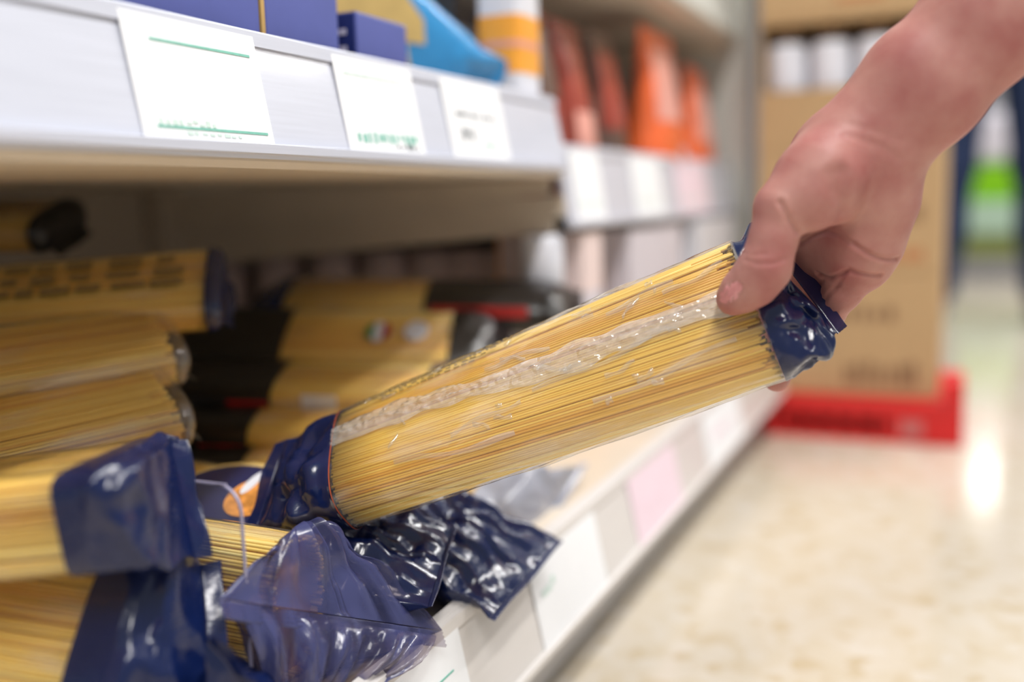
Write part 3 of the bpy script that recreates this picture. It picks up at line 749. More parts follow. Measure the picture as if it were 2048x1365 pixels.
# raised creases in the clear film
def film_creases(pack, root, paths, seed):
    rr = np.random.default_rng(seed); vv, uu, ff = [], [], []; base = 0
    for t0, a0, t1, a1, hgt in paths:
        q = 14; k0 = rr.random()*9
        for i in range(q):
            f = i/(q-1); t = t0+(t1-t0)*f; a = a0+(a1-a0)*f+0.0016*math.sin(f*7+k0)*min(1, abs(t1-t0)*9)
            z = lambda x: pack.T/2*max(0, 1-min(1, abs(x)/(pack.W/2))**pack.ex)**(1/pack.ex)
            h = hgt*math.sin(math.pi*min(1, max(0.02, f)))**0.6; hw = 0.0011+0.0008*math.sin(f*5+k0)**2
            for da, up in ((-hw, 0.0009), (-hw*0.2, 0.0012+h), (hw*0.3, 0.0012+h*0.8), (hw, 0.0009)):
                vv.append(pack.point(t, a+da, z(a+da)+up)); uu.append((a+da, t*pack.L))
            if i: 
                for k in range(3): ff.append((base+(i-1)*4+k, base+(i-1)*4+k+1, base+i*4+k+1, base+i*4+k))
        base += q*4
    tag(mesh_obj('film_creases', vv, ff, MAT['crease'], root, True, uv=uu), 'glossy raised creases in the clear film', None, None, 'stuff')
cr_ = [(0.50, -0.012, 0.78, -0.004, 0.0012), (0.62, -0.030, 0.94, -0.020, 0.0014), (0.52, 0.002, 0.62, -0.006, 0.001), (0.30, -0.022, 0.47, -0.015, 0.0011), (0.16, -0.030, 0.44, -0.034, 0.0012),
       (0.40, 0.016, 0.56, 0.0145, 0.0014), (0.44, 0.019, 0.50, 0.0125, 0.0012), (0.66, -0.018, 0.73, -0.014, 0.0012), (0.72, -0.026, 0.76, -0.022, 0.0012), (0.83, 0.020, 0.97, 0.026, 0.001), (0.70, 0.022, 0.86, 0.028, 0.001)]
rr_ = np.random.default_rng(12)
for k in range(26):
    t0 = rr_.uniform(0.06, 0.9); a0 = rr_.uniform(-0.036, 0.034); cr_.append((t0, a0, min(0.98, t0+rr_.uniform(0.008, 0.05)), float(np.clip(a0+rr_.normal()*0.004, -0.038, 0.038)), 0.0009))
film_creases(held, hroot, cr_, 3)
# grey printed text lines along the far edge of the film
r = random.Random(4); tx = MB()
for row, aa in enumerate((0.0362, 0.0338, 0.0314, 0.0290, 0.0262)):
    t = 0.04+0.02*row
    while t < 0.50-0.03*row:
        ln = r.uniform(0.004, 0.016)
        z = held.T/2*max(0, 1-(abs(aa)/(held.W/2))**3)**(1/3)+0.0016
        cc, w_, nn = held.frame(t); tx.obox(held.point(t+ln/2, aa, z), held.e*ln*held.L/2, w_*0.00045, nn*0.0001); t += ln+r.uniform(0.004, 0.014)
tag(tx.build('printed_text', MAT['textink'], hroot), 'small grey printed text', None, None, 'stuff')

# ------------------------------------------------------------------ bags on the base shelf
def shelf_bag(B, dirv, n, label, seals, W=0.085, T=0.044, length=0.255, mat='navy', amp=0.006, sleeveB=0.0, far=False, group='navy ended spaghetti bags on the base shelf', seed=1, scale=24, win=(0.0, 1.0), clear='film', t_in=0.0, name='spaghetti_bag', strand_d=0.0024, axis_k=0.5, pleat=0.0, seal_dir=None, bulge=0.0, strip=0.010, ex=3.0):
    B = np.array(B, float); A = B+unit(dirv)*length
    p = Pack(A, B, n, n, W, T, ex); root = empty(name, B, label, 'pasta bag', group)
    p.strands(root, d=strand_d, layers=2, sides=4, seg=2, jit=0.0004, ends=0.003)
    if clear: p.sleeve('clear_film', root, MAT[clear], 0.0, 1.0, n=72, m=40, grow=0.0008, wr=0.0004, seed=seed)
    for which, sl in zip('AB', seals):
        if sl is None: continue
        if sl == 'auto':
            c, w_, nn = p.frame(0 if which == 'A' else 1); out = -p.e if which == 'A' else p.e
            s0, s1 = c+out*0.036+w_*0.052, c+out*0.036-w_*0.052
        else: s0, s1 = sl
        p.end(root, which, MAT[mat], s0, s1, n=96 if not far else 64, m=36 if not far else 20, amp=amp, scale=scale, seed=seed*7+(which == 'B'), t_in=t_in if which == 'B' else 0.0, axis_k=axis_k, pleat=pleat, seal_dir=seal_dir, bulge=bulge, strip=strip)
    return p, root

ZU, CAMY = V(0, 0, 1), V(0, -1, 0)
# bag standing on its edge, its end gathered into a level fin that lies over the rail
p2, r2 = shelf_bag(at(602, 1218, 0.562), V(-1, -0.02, 0.02), V(0.03, -1, 0.08), 'spaghetti bag standing on edge with a wide fanned tail lying on the rail',
          (None, (at(437, 1198, 0.492), at(884, 1262, 0.600))), W=0.082, T=0.050, mat='navy_thin', amp=0.0065, seed=3, scale=22, axis_k=0.10, pleat=0.004, seal_dir=V(0.45, -0.25, -0.75), bulge=0.011)
p3, r3 = shelf_bag(at(700, 1105, 0.630), V(-1, 0.05, 0.05), V(0.0, -0.42, 1), 'bag with an oval navy label and a shiny crumpled tail just below the held bag',
          (None, (at(905, 1050, 0.655), at(855, 1216, 0.582))), W=0.086, T=0.048, seed=5, amp=0.0095, scale=27, axis_k=0.2, pleat=0.003, strip=0.003)
def flap(root, T0, T1, B0, B1, mat, seed):
    m, n = 30, 70; v, uv = [], []; nrm = unit(np.cross(T1-T0, (B0+B1)/2-(T0+T1)/2))
    if nrm@(CAM-T0) < 0: nrm = -nrm
    for i in range(m):
        f = i/(m-1)
        for j in range(n):
            g = j/(n-1); p = (T0*(1-g)+T1*g)*(1-f)+(B0*(1-g)+B1*g)*f
            v.append(p+nrm*(0.007*math.sin(math.pi*min(1, f*1.1))**0.8)); uv.append((g*0.12, f*0.05))
    v = np.array(v); w_ = np.repeat(np.sin(np.linspace(0.05, 2.2, m)), n); gg = np.tile(np.linspace(0, 1, n), m); fq = np.repeat(np.linspace(0, 1, m), n)
    v = v+nrm*(w_*(0.0042*tri(gg*4.6+0.3*fq)+0.0022*tri(gg*11+fq*1.2)+crumple(v, seed, 30, 0.004)))[:, None]
    o = mesh_obj('lower_flap', v, grid_faces(m, n, False), mat, root, True, uv=uv); o['label'] = 'pleated lower flap of the end film'
flap(r2, at(470, 1212, 0.500), at(872, 1272, 0.592), at(545, 1420, 0.515), at(772, 1368, 0.548), MAT['navy_thin'], 71)
lb = p3.ellipse('oval_label', r3, MAT['cream'], 0.66, 0.0, 0.205, 0.037, lift=0.0022); lb['label'] = 'navy oval label with cream border'
for nm, mt, tc_, ac_, rt_, ra_, lf in (('label_field', 'labelnavy', 0.66, 0.0, 0.195, 0.033, 0.0026), ('bowl_picture', 'orangefood', 0.715, 0.004, 0.075, 0.02, 0.0030), ('white_picture', 'white', 0.675, 0.016, 0.016, 0.012, 0.0033)):
    c = (tc_, ac_); v = [p3.point(tc_+rt_*math.cos(q), ac_+ra_*math.sin(q), p3.T/2+lf) for q in np.linspace(0, 2*np.pi, 26, endpoint=False)]
    mesh_obj(nm, v, [tuple(range(26))], MAT[mt], lb, False)
p4, r4 = shelf_bag(at(838, 1062, 0.700), V(-1, 0.10, 0.03), V(0.0, -0.2, 1), 'spaghetti bag whose crumpled dark navy tail hangs farthest over the base rail',
          (None, (at(1116, 1080, 0.738), at(978, 1238, 0.632))), W=0.086, T=0.05, seed=8, amp=0.0105, scale=22, axis_k=0.15, pleat=0.004, strip=0.004)
p5, r5 = shelf_bag(at(985, 1010, 0.840), V(-1, 0.10, 0.03), V(0.0, -0.2, 1), 'blurred spaghetti bag with a crumpled grey tail behind the held bag',
          (None, (at(1160, 930, 0.93), at(1085, 1050, 0.84))), W=0.086, T=0.05, seed=9, amp=0.009, scale=24, mat='greyfilm', far=True)
# two bags left of the divider
p6, r6 = shelf_bag(at(276, 1000, 0.480), V(-0.96, -0.24, -0.13), V(0.05, 0.02, 1), 'topmost of the two bags left of the divider, navy end lying flat',
          (None, (at(338, 880, 0.505), at(388, 1118, 0.492))), W=0.085, T=0.046, seed=12, amp=0.005, scale=40, t_in=0.05, ex=7.0)
p7, r7 = shelf_bag(at(292, 1290, 0.482), V(-1, -0.10, 0.02), V(0.1, -0.85, 0.55), 'lower of the two bags left of the divider, standing on its edge',
          (None, (at(402, 1130, 0.505), at(420, 1385, 0.478))), W=0.098, T=0.046, seed=13, amp=0.006, scale=36, t_in=0.085)
p8, r8 = shelf_bag(at(372, 1440, 0.505), V(-1, 0.0, -0.02), V(0.1, -0.5, 0.9), 'bag lowest beside the divider, only its crumpled navy tail showing',
          (None, (at(415, 1285, 0.47), at(505, 1395, 0.47))), W=0.07, T=0.036, length=0.2, seed=14, amp=0.008, scale=26)

# ------------------------------------------------------------------ heap of bags farther back on the left
def heap_bag(A, B, th, label, W=0.085, T=0.04, mat='navy', seed=1, text=None, group='heaped spaghetti bags at the back of the shelf', ends='fold'):
    A, B = np.array(A, float), np.array(B, float)
    e = unit(B-A); c = -unit((A+B)/2-CAM); c = unit(c-(c@e)*e); u = np.cross(e, c); u = u if u[2] > 0 else -u
    th = math.radians(th); n = math.cos(th)*c+math.sin(th)*u
    if ends == 'fold':
        wv = np.cross(n, e); ends = (B+e*0.010-n*0.012+wv*W*0.36, B+e*0.010-n*0.012-wv*W*0.36)
    p, root = shelf_bag(B, A-B, n, label, (None, ends), W=W, T=T, length=np.linalg.norm(B-A), seed=seed, far=True, group=group, mat=mat, amp=0.001)
    if text:
        r = random.Random(seed); m = MB()
        for row in range(3):
            t = text[0]
            while t < text[1]:
                ln = r.uniform(0.03, 0.09); cc, w_, nn = p.frame(t)
                m.obox(p.point(t+ln/2, (row-1)*0.016, p.T/2+0.0022), p.e*ln*p.L/2, w_*r.uniform(0.003, 0.006), nn*0.0002); t += ln+r.uniform(0.015, 0.05)
        tag(m.build('printed_text', MAT['textink'], root), 'dark brown printed text', None, None, 'stuff')
    return p, root
heap_bag(at(-330, 640, 0.735), at(420, 577, 0.775), 56, 'topmost bag of the left heap with dark print on its upper face', T=0.036, seed=31, text=(0.35, 0.92))
heap_bag(at(-330, 795, 0.62), at(318, 690, 0.735), 60, 'middle bag of the left heap, glossy film catching the light', seed=32, mat='film')
heap_bag(at(-330, 950, 0.58), at(318, 805, 0.695), 58, 'lowest bag of the left heap, sloping down to the left', W=0.09, seed=33, mat='film')
heap_bag(at(-400, 455, 0.93), at(110, 450, 0.90), 72, 'dark ended bag lying at the back above the left heap', T=0.034, mat='blackfilm', seed=34, group=None)

# ------------------------------------------------------------------ black and yellow bags beyond
def black_bag(A, B, label, T=0.034, W=0.085, win=(0.4, 1.0), extra=(), flip=False, seed=1, th=68):
    A, B = np.array(A, float), np.array(B, float)
    e = unit(B-A); c = -unit((A+B)/2-CAM); c = unit(c-(c@e)*e); u = np.cross(e, c); u = u if u[2] > 0 else -u
    t_ = math.radians(th); n = math.cos(t_)*c+math.sin(t_)*u
    p = Pack(A, B, n, n, W, T); root = empty('black_pasta_bag', B, label, 'pasta bag', 'black and yellow pasta bags')
    if win[0] > 0: p.sleeve('black_sleeve', root, MAT['blackfilm'], 0.0, win[0], n=48, m=12, seed=seed, grow=0.0012)
    if win[1] < 1: p.sleeve('black_sleeve', root, MAT['blackfilm'], win[1], 1.0, n=48, m=12, seed=seed, grow=0.0012)
    p.strands(root, d=0.0028, layers=1, sides=4, seg=2, ends=0.002, jit=0.0005)
    p.sleeve('clear_film', root, MAT['film'], win[0], win[1], n=48, m=16, seed=seed, grow=0.0008)
    for wh in 'AB':
        c, w_, nn = p.frame(0 if wh == 'A' else 1); out = -p.e if wh == 'A' else p.e
        m_ = 'blackfilm' if (wh == 'A') == (win[0] > 0) else ('blackfilm' if win[1] < 1 and wh == 'B' else 'navy')
        p.end(root, wh, MAT[m_], c+out*0.03+w_*0.045, c+out*0.03-w_*0.045, n=48, m=14, amp=0.004, seed=seed)
    for nm, mt, t0, t1, b0, b1 in extra:          # prints on the long front side
        m = MB(); q = 8
        sgn = -1 if (p.frame(0.5)[1]@u) > 0 else 1
        for k in range(q):
            ta, tb = t0+(t1-t0)*k/q, t0+(t1-t0)*(k+1)/q
            cc, w_, nn = p.frame((ta+tb)/2)
            m.obox(p.point((ta+tb)/2, sgn*(p.W/2+0.0016), (b0+b1)/2*p.T/2), p.e*(tb-ta)*p.L/2, w_*0.0002, nn*(b1-b0)/2*p.T/2)
        m.build(nm, MAT[mt], root)
    return p, root
black_bag(at(1085, 612, 0.985), at(585, 605, 1.0), 'top black and yellow bag, its black half behind the held bag', win=(0.45, 1.0), seed=41, extra=(('red_print', 'redink', 0.05, 0.42, 0.3, 0.95),))
k2, k2r = black_bag(at(352, 684, 0.945), at(935, 692, 0.925), 'black and yellow bag with a round tricolour badge and a white spot', win=(0.40, 0.95), seed=42, th=50, extra=(('red_print', 'redink', 0.1, 0.38, -0.2, 0.5),))
bd = k2.ellipse('round_badge', k2r, MAT['white'], 0.71, -0.004, 0.045, 0.014, lift=0.002)
for nm, mt, s0 in (('badge_green', 'leafgreen', -1), ('badge_red', 'redink', 1)):
    v = [k2.point(0.71+s0*0.044*abs(math.cos(q)) if abs(math.cos(q)) > 0.35 else 0.71+s0*0.044*0.35, -0.004+0.0138*math.sin(q), k2.T/2+0.0026) for q in np.linspace(-1.2, 1.2, 12)]
    mesh_obj(nm, v, [tuple(range(12))], MAT[mt], bd, False)
k2.ellipse('white_spot', k2r, MAT['white'], 0.835, -0.002, 0.04, 0.014, lift=0.002)
black_bag(at(350, 772, 0.885), at(860, 786, 0.865), 'black and yellow bag with red print and a white sticker, under the badge bag', win=(0.44, 1.0), seed=43, extra=(('red_print', 'redink', 0.28, 0.43, -0.6, 0.35), ('white_sticker', 'white', 0.56, 0.69, -0.9, 0.75)))
black_bag(at(340, 850, 0.845), at(800, 862, 0.825), 'black and yellow bag second from the bottom of its stack', win=(0.42, 1.0), seed=44, extra=(('red_print', 'redink', 0.22, 0.41, -0.5, 0.1),))
black_bag(at(320, 928, 0.815), at(760, 936, 0.79), 'lowest black and yellow bag of the stack', win=(0.46, 1.0), seed=45)

# row of jars at the back, black with pale labels
def jar(c, h, rr, label, lab_mat='pinkish', body='dark', group='black jars with pale labels at the back'):
    root = empty('sauce_jar', c, label, 'jar', group)
    MB().lathe([(rr*0.92, 0), (rr, 0.006), (rr, h*0.86), (rr*0.8, h*0.93)], c).build('jar_body', MAT[body], root, True)
    MB().lathe([(rr*1.01, h*0.5), (rr*1.03, h*0.5), (rr*1.03, h*0.90), (rr*1.01, h*0.90)], c).build('jar_label', MAT[lab_mat], root, True)
    MB().lathe([(rr*0.84, h*0.93), (rr*0.86, h*0.94), (rr*0.86, h*0.99), (rr*0.8, h)], c).build('jar_lid', MAT['dark'], root, True)
for i, (px, yy, dz) in enumerate(((455, 1.03, 0), (562, 1.03, 0), (668, 1.03, 0), (772, 1.04, 0), (868, 1.05, 0), (940, 1.06, 0), (1010, 1.06, 0))):
    q = onp(px, 520, 1, yy)
    jar((q[0], q[1], 0.137), 0.232, 0.029, '%s jar from the left in the row of black jars with pale labels' % ('first', 'second', 'third', 'fourth', 'fifth', 'sixth', 'seventh')[i])
# white round lid nearest the rail
q = onp(1085, 545, 0, -0.40); root = empty('white_tub', (q[0], q[1], 0.137), 'white round tub standing at the shelf front beyond the held bag', 'tub')
MB().lathe([(0.019, 0), (0.021, 0.004), (0.021, 0.165), (0.018, 0.176)], (q[0], q[1], 0.137)).build('tub_body', MAT['dark'], root, True)
MB().lathe([(0.0212, 0.17), (0.0225, 0.172), (0.0225, 0.222), (0.019, 0.228)], (q[0], q[1], 0.137)).build('tub_lid', MAT['white'], root, True)
def carton(name, label, lo, hi, mat, bands=(), group=None, cat='carton'):
    c = ((lo[0]+hi[0])/2, (lo[1]+hi[1])/2, lo[2]); root = empty(name, c, label, cat, group)
    bevel(MB().box(lo, hi).build('carton_body', MAT[mat], root), 0.0015)
    h = hi[2]-lo[2]
    for nm, mt, z0, z1 in bands:
        MB().box((lo[0]+0.004, lo[1]-0.0006, lo[2]+h*z0), (hi[0]+0.0006, hi[1]+0.0006, lo[2]+h*z1)).build(nm, MAT[mt], root)
    return root
carton('small_carton', 'small white carton lying by the rail behind the held bag', (-0.44, 0.905, 0.137), (-0.385, 0.985, 0.300), 'yellowprint', (('white_band', 'white', 0.72, 1.0),))
carton('food_carton', 'narrow carton with rose and pale blue bands on the base shelf of the far bay', (-0.47, 1.000, 0.137), (-0.37, 1.062, 0.365), 'orange', (('rose_band', 'pinkish', 0.72, 1.0), ('pale_band', 'lilacwhite', 0.45, 0.72)))
carton('food_carton', 'brown carton with an orange foot in the far bay', (-0.50, 1.09, 0.137), (-0.43, 1.15, 0.345), 'brown', (('orange_band', 'orange', 0.55, 0.7),))
carton('food_carton', 'wide pale lilac carton with a brown lower half in the far bay', (-0.47, 1.165, 0.137), (-0.37, 1.41, 0.362), 'brown', (('pale_band', 'lilacwhite', 0.62, 1.0), ('rose_band', 'rose', 0.45, 0.55)))
carton('food_carton', 'white carton at the end of the base shelf in the far bay', (-0.47, 1.47, 0.137), (-0.36, 1.74, 0.366), 'white', (('pale_band', 'lilacwhite', 0.2, 0.5),))

# ------------------------------------------------------------------ upper shelf, near bay
def lasagne(y0, y1, z1, label, side_text=False):
    root = empty('pasta_carton', (-0.43, (y0+y1)/2, 0.445), label, 'carton', 'blue pasta cartons on the upper shelf')
    bevel(MB().box((-0.475, y0, 0.4455), (-0.400, y1, z1)).build('carton_body', MAT['boxblue'], root), 0.0012)
    MB().box((-0.4735, y0-0.0006, 0.447), (-0.4015, y0+0.001, z1-0.001)).build('navy_side', MAT['boxnavy'], root)
    MB().box((-0.4735, y0+0.002, z1), (-0.402, y1-0.002, z1+0.0006)).build('navy_top', MAT['boxnavy'], root)
    if side_text:
        m = MB()
        for k in range(6):
            for j in range(4):
                m.box((-0.470+j*0.0165, y0-0.0012, 0.462+k*0.012), (-0.458+j*0.0165, y0-0.0006, 0.466+k*0.012))
        tag(m.build('printed_text', MAT['lilacwhite'], root), 'rows of small pale printed text', None, None, 'stuff')
    MB().box((-0.401, y0+0.006, 0.470), (-0.3994, y0+(y1-y0)*0.3, 0.474)).build('red_print', MAT['redink'], root)
    return root
lasagne(0.400, 0.517, 0.575, 'blue carton nearest on the upper shelf')
lasagne(0.5225, 0.603, 0.556, 'blue carton between its two neighbours on the upper shelf')
lasagne(0.626, 0.697, 0.5375, 'shortest blue carton on the upper shelf, showing its printed navy side', True)
# thin dark gold-edged card between the first two cartons
o = MB().box((-0.47, 0.518, 0.4455), (-0.3995, 0.5215, 0.57)).build('card_strip', MAT['gold']); tag(o, 'thin gold edged card squeezed between two blue cartons', 'card')
# slanting blue and yellow bag
pB = at(872, 138, 0.93); pA = at(548, -150, 0.875)
p9 = Pack(pA, pB, unit(CAM-(pA+pB)/2)+0.25*ZU, None, W=0.085, T=0.04); r9 = empty('blue_pasta_bag', pB, 'sky blue bag with a cream yellow front slanting behind the blue cartons', 'pasta bag')
p9.sleeve('blue_film', r9, MAT['skyfilm'], 0, 1, n=60, m=20, seed=3)
cc, w_, nn = p9.frame(1.0); p9.end(r9, 'B', MAT['skyfilm'], cc+p9.e*0.045+w_*0.05, cc+p9.e*0.045-w_*0.05, n=60, m=20, amp=0.003, seed=4)
up = 1 if (w_@V(0, 0, 1)) > 0 else -1
o = p9.patch('yellow_front', r9, MAT['cream'], [(0.0, up*0.031), (0.60, up*0.031), (0.80, up*0.022), (0.88, up*0.006), (0.80, up*-0.004), (0.90, up*-0.02), (0.70, up*-0.029), (0.0, up*-0.029)], 0.0016)
# dark pack and orange tube beside it
root = carton('dark_carton', 'dark grey carton at the back of the upper shelf beside the orange pack', (-0.520, 0.885, 0.4455), (-0.455, 0.948, 0.70), 'dark', (('grey_print', 'grey', 0.42, 0.5),))
oc = (-0.412, 0.918, 0.4455); root = empty('orange_pack', oc, 'slim white pack with an orange label on the near upper shelf', 'carton')
def rbox(m, cx, cy, z0, z1, hx, hy, k=20):
    r, _ = super_ring(hx, hy, k, 5); v = [(cx+a, cy+b, z) for z in (z0, z1) for a, b in r]
    m.add(v, [(i, (i+1) % k, k+(i+1) % k, k+i) for i in range(k)]+[tuple(range(k-1, -1, -1)), tuple(range(k, 2*k))]); return m
rbox(MB(), oc[0], oc[1], 0.4455, 0.64, 0.024, 0.030).build('pack_body', MAT['white'], root)
rbox(MB(), oc[0], oc[1], 0.522, 0.576, 0.0245, 0.0305).build('orange_label', MAT['orange'], root)
rbox(MB(), oc[0], oc[1], 0.546, 0.552, 0.0247, 0.0307).build('rust_band', MAT['rose'], root)

# ------------------------------------------------------------------ pouches in the far bay
def pouch(y, wd, z0, h, x, label, bands, dp=0.05):
    root = empty('food_pouch', (x, y, z0), label, 'pouch', 'orange and red pouches on the far bay shelf')
    n, m = 40, 26; rows = []
    for i in range(m):
        f = i/(m-1)
        d = dp/2*(1-f**2.2)*min(1, 0.55+f*3)+0.0006; hw = wd/2*(0.92+0.08*math.cos(f*5))
        r, _ = super_ring(d, hw, n, 2.4)
        rr = r*(1+0.02*crumple(np.stack([r[:, 0]*9, r[:, 1]*9, np.full(n, f*0.3)], 1), int(y*100), 8, 1.0, 3)[:, None])
        rows.append(np.stack([x+rr[:, 0], y+rr[:, 1], np.full(n, z0+f*h)], 1))
    v = np.concatenate(rows); faces = grid_faces(m, n)+[tuple(range(n-1, -1, -1))]
    mesh_obj('pouch_body', v, faces, MAT[bands[0]], root, True)
    for nm, mt, f0, f1, u0, u1 in bands[1]:
        i0, i1 = int(f0*(m-1)), int(f1*(m-1)); vv = []
        ks = [k for k in range(n) if rows[0][k, 0] >= x-0.004 and u0 <= (rows[0][k, 1]-y)/wd+0.5 <= u1]
        ks = sorted(ks, key=lambda k: rows[0][k, 1])
        for i in range(i0, i1+1):
            for k in ks:
                p = rows[i][k]; dirn = unit(p-np.array([x, y, p[2]])); vv.append(p+dirn*0.0016)
        if len(ks) > 1: mesh_obj(nm, vv, grid_faces(i1-i0+1, len(ks), False), MAT[mt], root, True)
pouch(1.010, 0.095, 0.4055, 0.20, -0.43, 'pouch nearest in the far bay, its shade coloured in as maroon', ('maroon', (('print', 'brown', 0.55, 0.95, 0.1, 0.9),)), 0.07)  # nearest three pouches get dark colours that paint in their shade
pouch(1.125, 0.10, 0.4055, 0.20, -0.435, 'pouch with rose print, second in the far bay front row, shade coloured in dark red', ('maroon', (('print', 'rose', 0.2, 0.5, 0.2, 0.9),)), 0.07)
pouch(1.250, 0.11, 0.4055, 0.205, -0.435, 'pouch third in the front row of the far bay, shade coloured in brown and red', ('brown', (('print', 'maroon', 0.4, 0.9, 0.1, 0.9),)), 0.07)
pouch(1.440, 0.18, 0.4055, 0.232, -0.415, 'tall bright orange pouch with a pale middle in the far bay', ('redorange', (('pale_print', 'rose', 0.45, 0.9, 0.1, 0.8), ('white_print', 'lilacwhite', 0.02, 0.3, 0.45, 1.0))), 0.075)
pouch(1.670, 0.15, 0.4055, 0.205, -0.415, 'orange pouch with pink and white print beside the end panel', ('redorange', (('pale_print', 'rose', 0.4, 0.8, 0.1, 0.9), ('white_print', 'lilacwhite', 0.0, 0.26, 0.0, 1.0))), 0.06)
for k, (y, bm, wd_) in enumerate(((1.03, 'brown', 'first'), (1.17, 'maroon', 'second'), (1.31, 'dark', 'third'), (1.47, 'brown', 'fourth'), (1.62, 'dark', 'last'))):
    pouch(y, 0.14, 0.4055, 0.215, -0.56, '%s dark pouch from the near end in the back row of the far bay' % wd_, (bm, ()), 0.09)
# ------------------------------------------------------------------ wine cartons on the red pallet
XL, XR, YF = -0.315, -0.028, 1.70
root = empty('plastic_pallet', (-0.16, 1.83, 0), 'red plastic pallet under the stack of brown cartons', 'pallet')
m = MB().box((XL-0.012, YF-0.03, 0.050), (XR+0.038, YF+0.30, 0.068)); bevel(m.build('deck', MAT['red'], root), 0.003)
m = MB()
for x0, x1 in ((XL-0.012, XL+0.05), (XL+0.215, XR+0.038)): m.box((x0, YF-0.028, 0.0), (x1, YF+0.30, 0.050))
m.box((XL+0.05, YF-0.028, 0.0), (XL+0.215, YF-0.018, 0.014)); m.box((XL+0.05, YF-0.028, 0.040), (XL+0.215, YF-0.018, 0.050))
m.box((XL+0.05, YF+0.07, 0.0), (XL+0.215, YF+0.30, 0.050)); m.build('skirt', MAT['red'], root)
for k in range(5):
    xx = XL+0.066+k*0.032; MB().box((xx, YF-0.030, 0.014), (xx+0.009, YF-0.016, 0.040)).build('rib', MAT['red'], root)
MB().box((XR-0.055, YF-0.0295, 0.012), (XR-0.02, YF-0.028, 0.038)).build('faded_sticker', MAT['pink'], root)
bevel(MB().box((XR+0.010, YF-0.03, 0.068), (XR+0.038, YF+0.02, 0.105)).build('corner_stop', MAT['red'], root), 0.004)
def wine_carton(z0, z1, label, marks):
    root = empty('wine_carton', ((XL+XR)/2, YF+0.12, z0), label, 'carton', 'stacked brown wine cartons')
    bevel(MB().box((XL, YF, z0+0.0005), (XR, YF+0.26, z1)).build('carton_body', MAT['card'], root), 0.003)
    MB().box((XL+0.004, YF+0.128, z1), (XR-0.004, YF+0.132, z1+0.0006)).build('flap_seam', MAT['card_ink'], root)
    for (u0, u1, v0, v1, ink, n) in marks:
        m = MB(); r = random.Random(int(u0*100+v0*1000))
        for k in range(n):
            a = u0+(u1-u0)*k/n; b = a+(u1-u0)/n*r.uniform(0.5, 0.85)
            m.box((XL+(XR-XL)*a, YF-0.0008, z0+(z1-z0)*v0), (XL+(XR-XL)*b, YF-0.0002, z0+(z1-z0)*(v1-(v1-v0)*0.3*r.random())))
        tag(m.build('printed_marks', MAT[ink], root), None, None, None, 'stuff')
wine_carton(0.068, 0.270, 'lowest brown carton with dark print, standing on the red pallet', [(0.38, 0.78, 0.62, 0.74, 'card_ink', 6), (0.5, 0.9, 0.10, 0.30, 'card_ink', 7)])
wine_carton(0.270, 0.474, 'middle brown carton with a red printed band, under the bottle tray', [(0.62, 0.92, 0.10, 0.20, 'card_red', 5), (0.66, 0.90, 0.40, 0.55, 'card_ink', 5)])
root = empty('bottle_tray', ((XL+XR)/2, YF+0.12, 0.474), 'open brown display carton holding the white bottles', 'carton')
m = MB().box((XL, YF, 0.4745), (XR, YF+0.26, 0.480)); m.box((XL, YF, 0.48), (XR, YF+0.005, 0.568)); m.box((XL, YF+0.255, 0.48), (XR, YF+0.26, 0.672))
m.box((XL, YF+0.005, 0.48), (XL+0.005, YF+0.255, 0.672)); m.box((XR-0.005, YF+0.005, 0.48), (XR, YF+0.255, 0.672)); m.build('tray_body', MAT['card'], root)
MB().box((XL, YF, 0.672), (XR, YF+0.26, 0.680)).build('tray_lid', MAT['card'], root)
def bottle(x, y, label):
    c = (x, y, 0.480); root = empty('white_bottle', c, label, 'bottle', 'white bottles in the display carton'); r = 0.033
    MB().lathe([(r*0.9, 0), (r, 0.006), (r, 0.155), (r*0.93, 0.163)], c, 24).build('bottle_body', MAT['white'], root, True)
    MB().lathe([(r*0.93, 0.163), (r*0.9, 0.168), (r*0.86, 0.173)], c, 24).build('collar', MAT['dark'], root, True)
    MB().lathe([(r*0.86, 0.173), (r*0.8, 0.180), (r*0.55, 0.187), (r*0.2, 0.190)], c, 24).build('cap', MAT['card_in'], root, True)
for i in range(4):
    for j in range(2):
        bottle(XL+0.040+i*0.0695, YF+0.043+j*0.075, 'white bottle, %s from the left in the %s row of the brown display carton' % (('first', 'second', 'third', 'fourth')[i], ('front', 'back')[j]))
root = empty('wine_carton', ((XL+XR)/2, YF+0.12, 0.6805), 'topmost brown carton on the stack, above the white bottles', 'carton', 'stacked brown wine cartons')
bevel(MB().box((XL, YF, 0.6805), (XR, YF+0.26, 0.885)).build('carton_body', MAT['card'], root), 0.003)
MB().box((XL+0.12, YF-0.0008, 0.70), (XL+0.19, YF-0.0002, 0.71)).build('printed_marks', MAT['card_red'], root)

# ------------------------------------------------------------------ stand and shopper at the far end of the aisle
root = empty('display_stand', (0.16, 4.95, 0), 'low display stand with lime green and olive panels beyond the standing shopper', 'stand')
bevel(MB().box((-0.12, 4.9, 0), (0.46, 5.3, 0.097)).build('plinth', MAT['grey'], root), 0.004)
bevel(MB().box((-0.10, 4.91, 0.097), (0.44, 5.28, 0.203)).build('olive_panel', MAT['olive'], root), 0.004)
bevel(MB().box((-0.12, 4.89, 0.203), (0.46, 5.3, 0.35)).build('pale_tray', MAT['palegreen'], root), 0.004)
bevel(MB().box((-0.09, 4.92, 0.35), (0.42, 5.26, 0.505)).build('lime_panel', MAT['lime'], root), 0.004)
bevel(MB().box((-0.02, 4.93, 0.505), (0.36, 5.25, 0.74)).build('white_header', MAT['lilacwhite'], root), 0.05, )
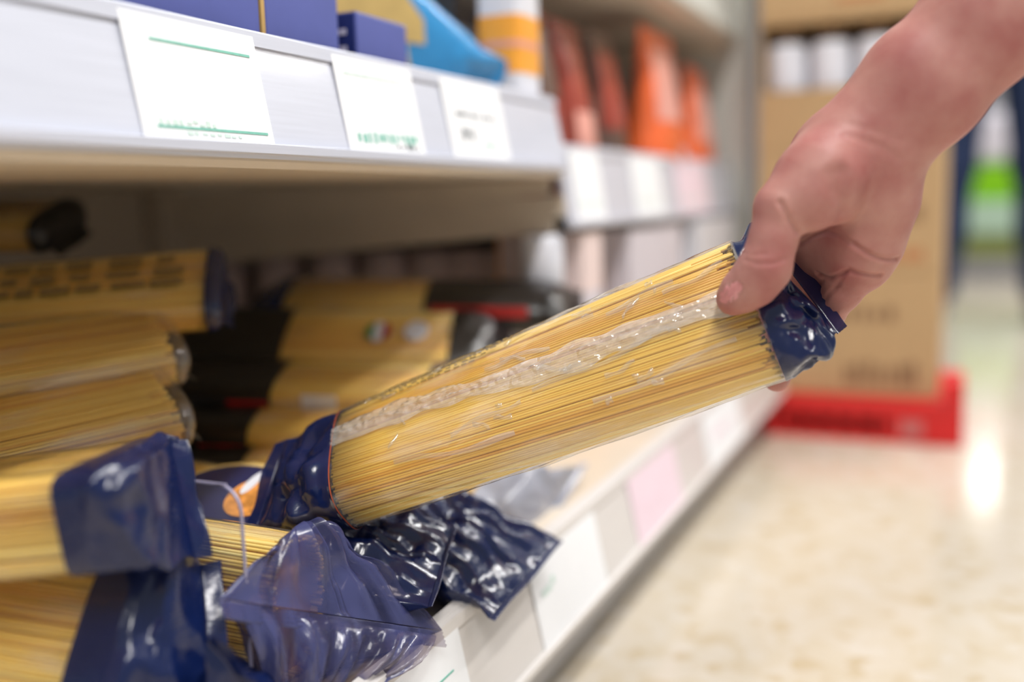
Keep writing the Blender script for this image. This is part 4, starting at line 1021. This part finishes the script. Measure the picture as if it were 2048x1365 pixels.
# shopper: one continuous body with clothing over it
S = V(0.075, 3.35, 0)
def sp(x, y, z): return S+V(x, y, z)
legs = [((0.15, 0.0, 0.06), 0.045), ((0.135, 0.0, 0.28), 0.054), ((0.118, -0.01, 0.48), 0.058), ((0.092, 0.0, 0.78), 0.076), ((0.07, 0.0, 0.92), 0.095)]
def body_field(grow, parts, h=0.014):
    f = Field(S+V(-0.42, -0.3, -0.03), S+V(0.42, 0.3, 1.80), h)
    for ch, k in parts: f.chain([(sp(*p), r+grow) for p, r in ch], k)
    return f
mir = lambda ch: [((-p[0], p[1], p[2]), r) for p, r in ch]
foot = [((0.15, 0.03, 0.045), 0.04), ((0.165, -0.10, 0.035), 0.034), ((0.17, -0.15, 0.03), 0.027)]
tors = [((0, 0.0, 0.90), 0.13), ((0, 0.0, 1.12), 0.12), ((0, 0, 1.32), 0.14), ((0, 0, 1.42), 0.09), ((0, 0, 1.50), 0.055), ((0, -0.01, 1.56), 0.06)]
chest = [((-0.15, 0, 1.36), 0.07), ((0.15, 0, 1.36), 0.07)]
armr = [((0.18, 0, 1.36), 0.06), ((0.25, 0.0, 1.08), 0.046), ((0.24, -0.10, 0.86), 0.036), ((0.24, -0.13, 0.80), 0.035), ((0.24, -0.15, 0.72), 0.022)]
head = [((0, -0.01, 1.60), 0.085), ((0, -0.02, 1.66), 0.095)]
face = [((0, -0.115, 1.625), 0.012), ((0, -0.10, 1.65), 0.012)]
fl = body_field(0, [(legs, 0.03), (mir(legs), 0.03), (foot, 0.02), (mir(foot), 0.02), (tors, 0.04), (chest, 0.04), (armr, 0.03), (mir(armr), 0.03), (head, 0.03), (face, 0.01)])
v, f = fl.nets(); shopper = mesh_obj('person', v, f, MAT['skin'], None, True)
tag(shopper, 'person in navy trousers standing with legs apart at the far end of the aisle', 'person')
def wear(name, parts, grow, zlo, zhi, mat, label=None):
    fl = body_field(grow, parts); v, f = fl.nets(); zc = v[f].mean(1)[:, 2]; f = f[(zc > zlo) & (zc < zhi)]
    u, inv = np.unique(f, return_inverse=True); o = mesh_obj(name, v[u], inv.reshape(f.shape), MAT[mat], shopper, True)
    if label: o['label'] = label
wear('trousers', [(legs, 0.03), (mir(legs), 0.03), (tors[:1], 0.03), ([tors[0], ((0, 0, 0.99), 0.12)], 0.04)], 0.014, 0.07, 1.02, 'cloth_navy', 'navy trousers')
wear('jacket', [(tors, 0.04), (chest, 0.04), (armr[:4], 0.03), (mir(armr)[:4], 0.03)], 0.03, 0.76, 1.47, 'cloth_olive', 'olive jacket')
for ch in (foot, mir(foot)): wear('shoe', [(ch, 0.02)], 0.010, -0.1, 0.095, 'shoe')
wear('hair', [([((0, 0.01, 1.63), 0.098), ((0, 0.0, 1.68), 0.100)], 0.02)], 0.004, 1.66, 1.9, 'hair')
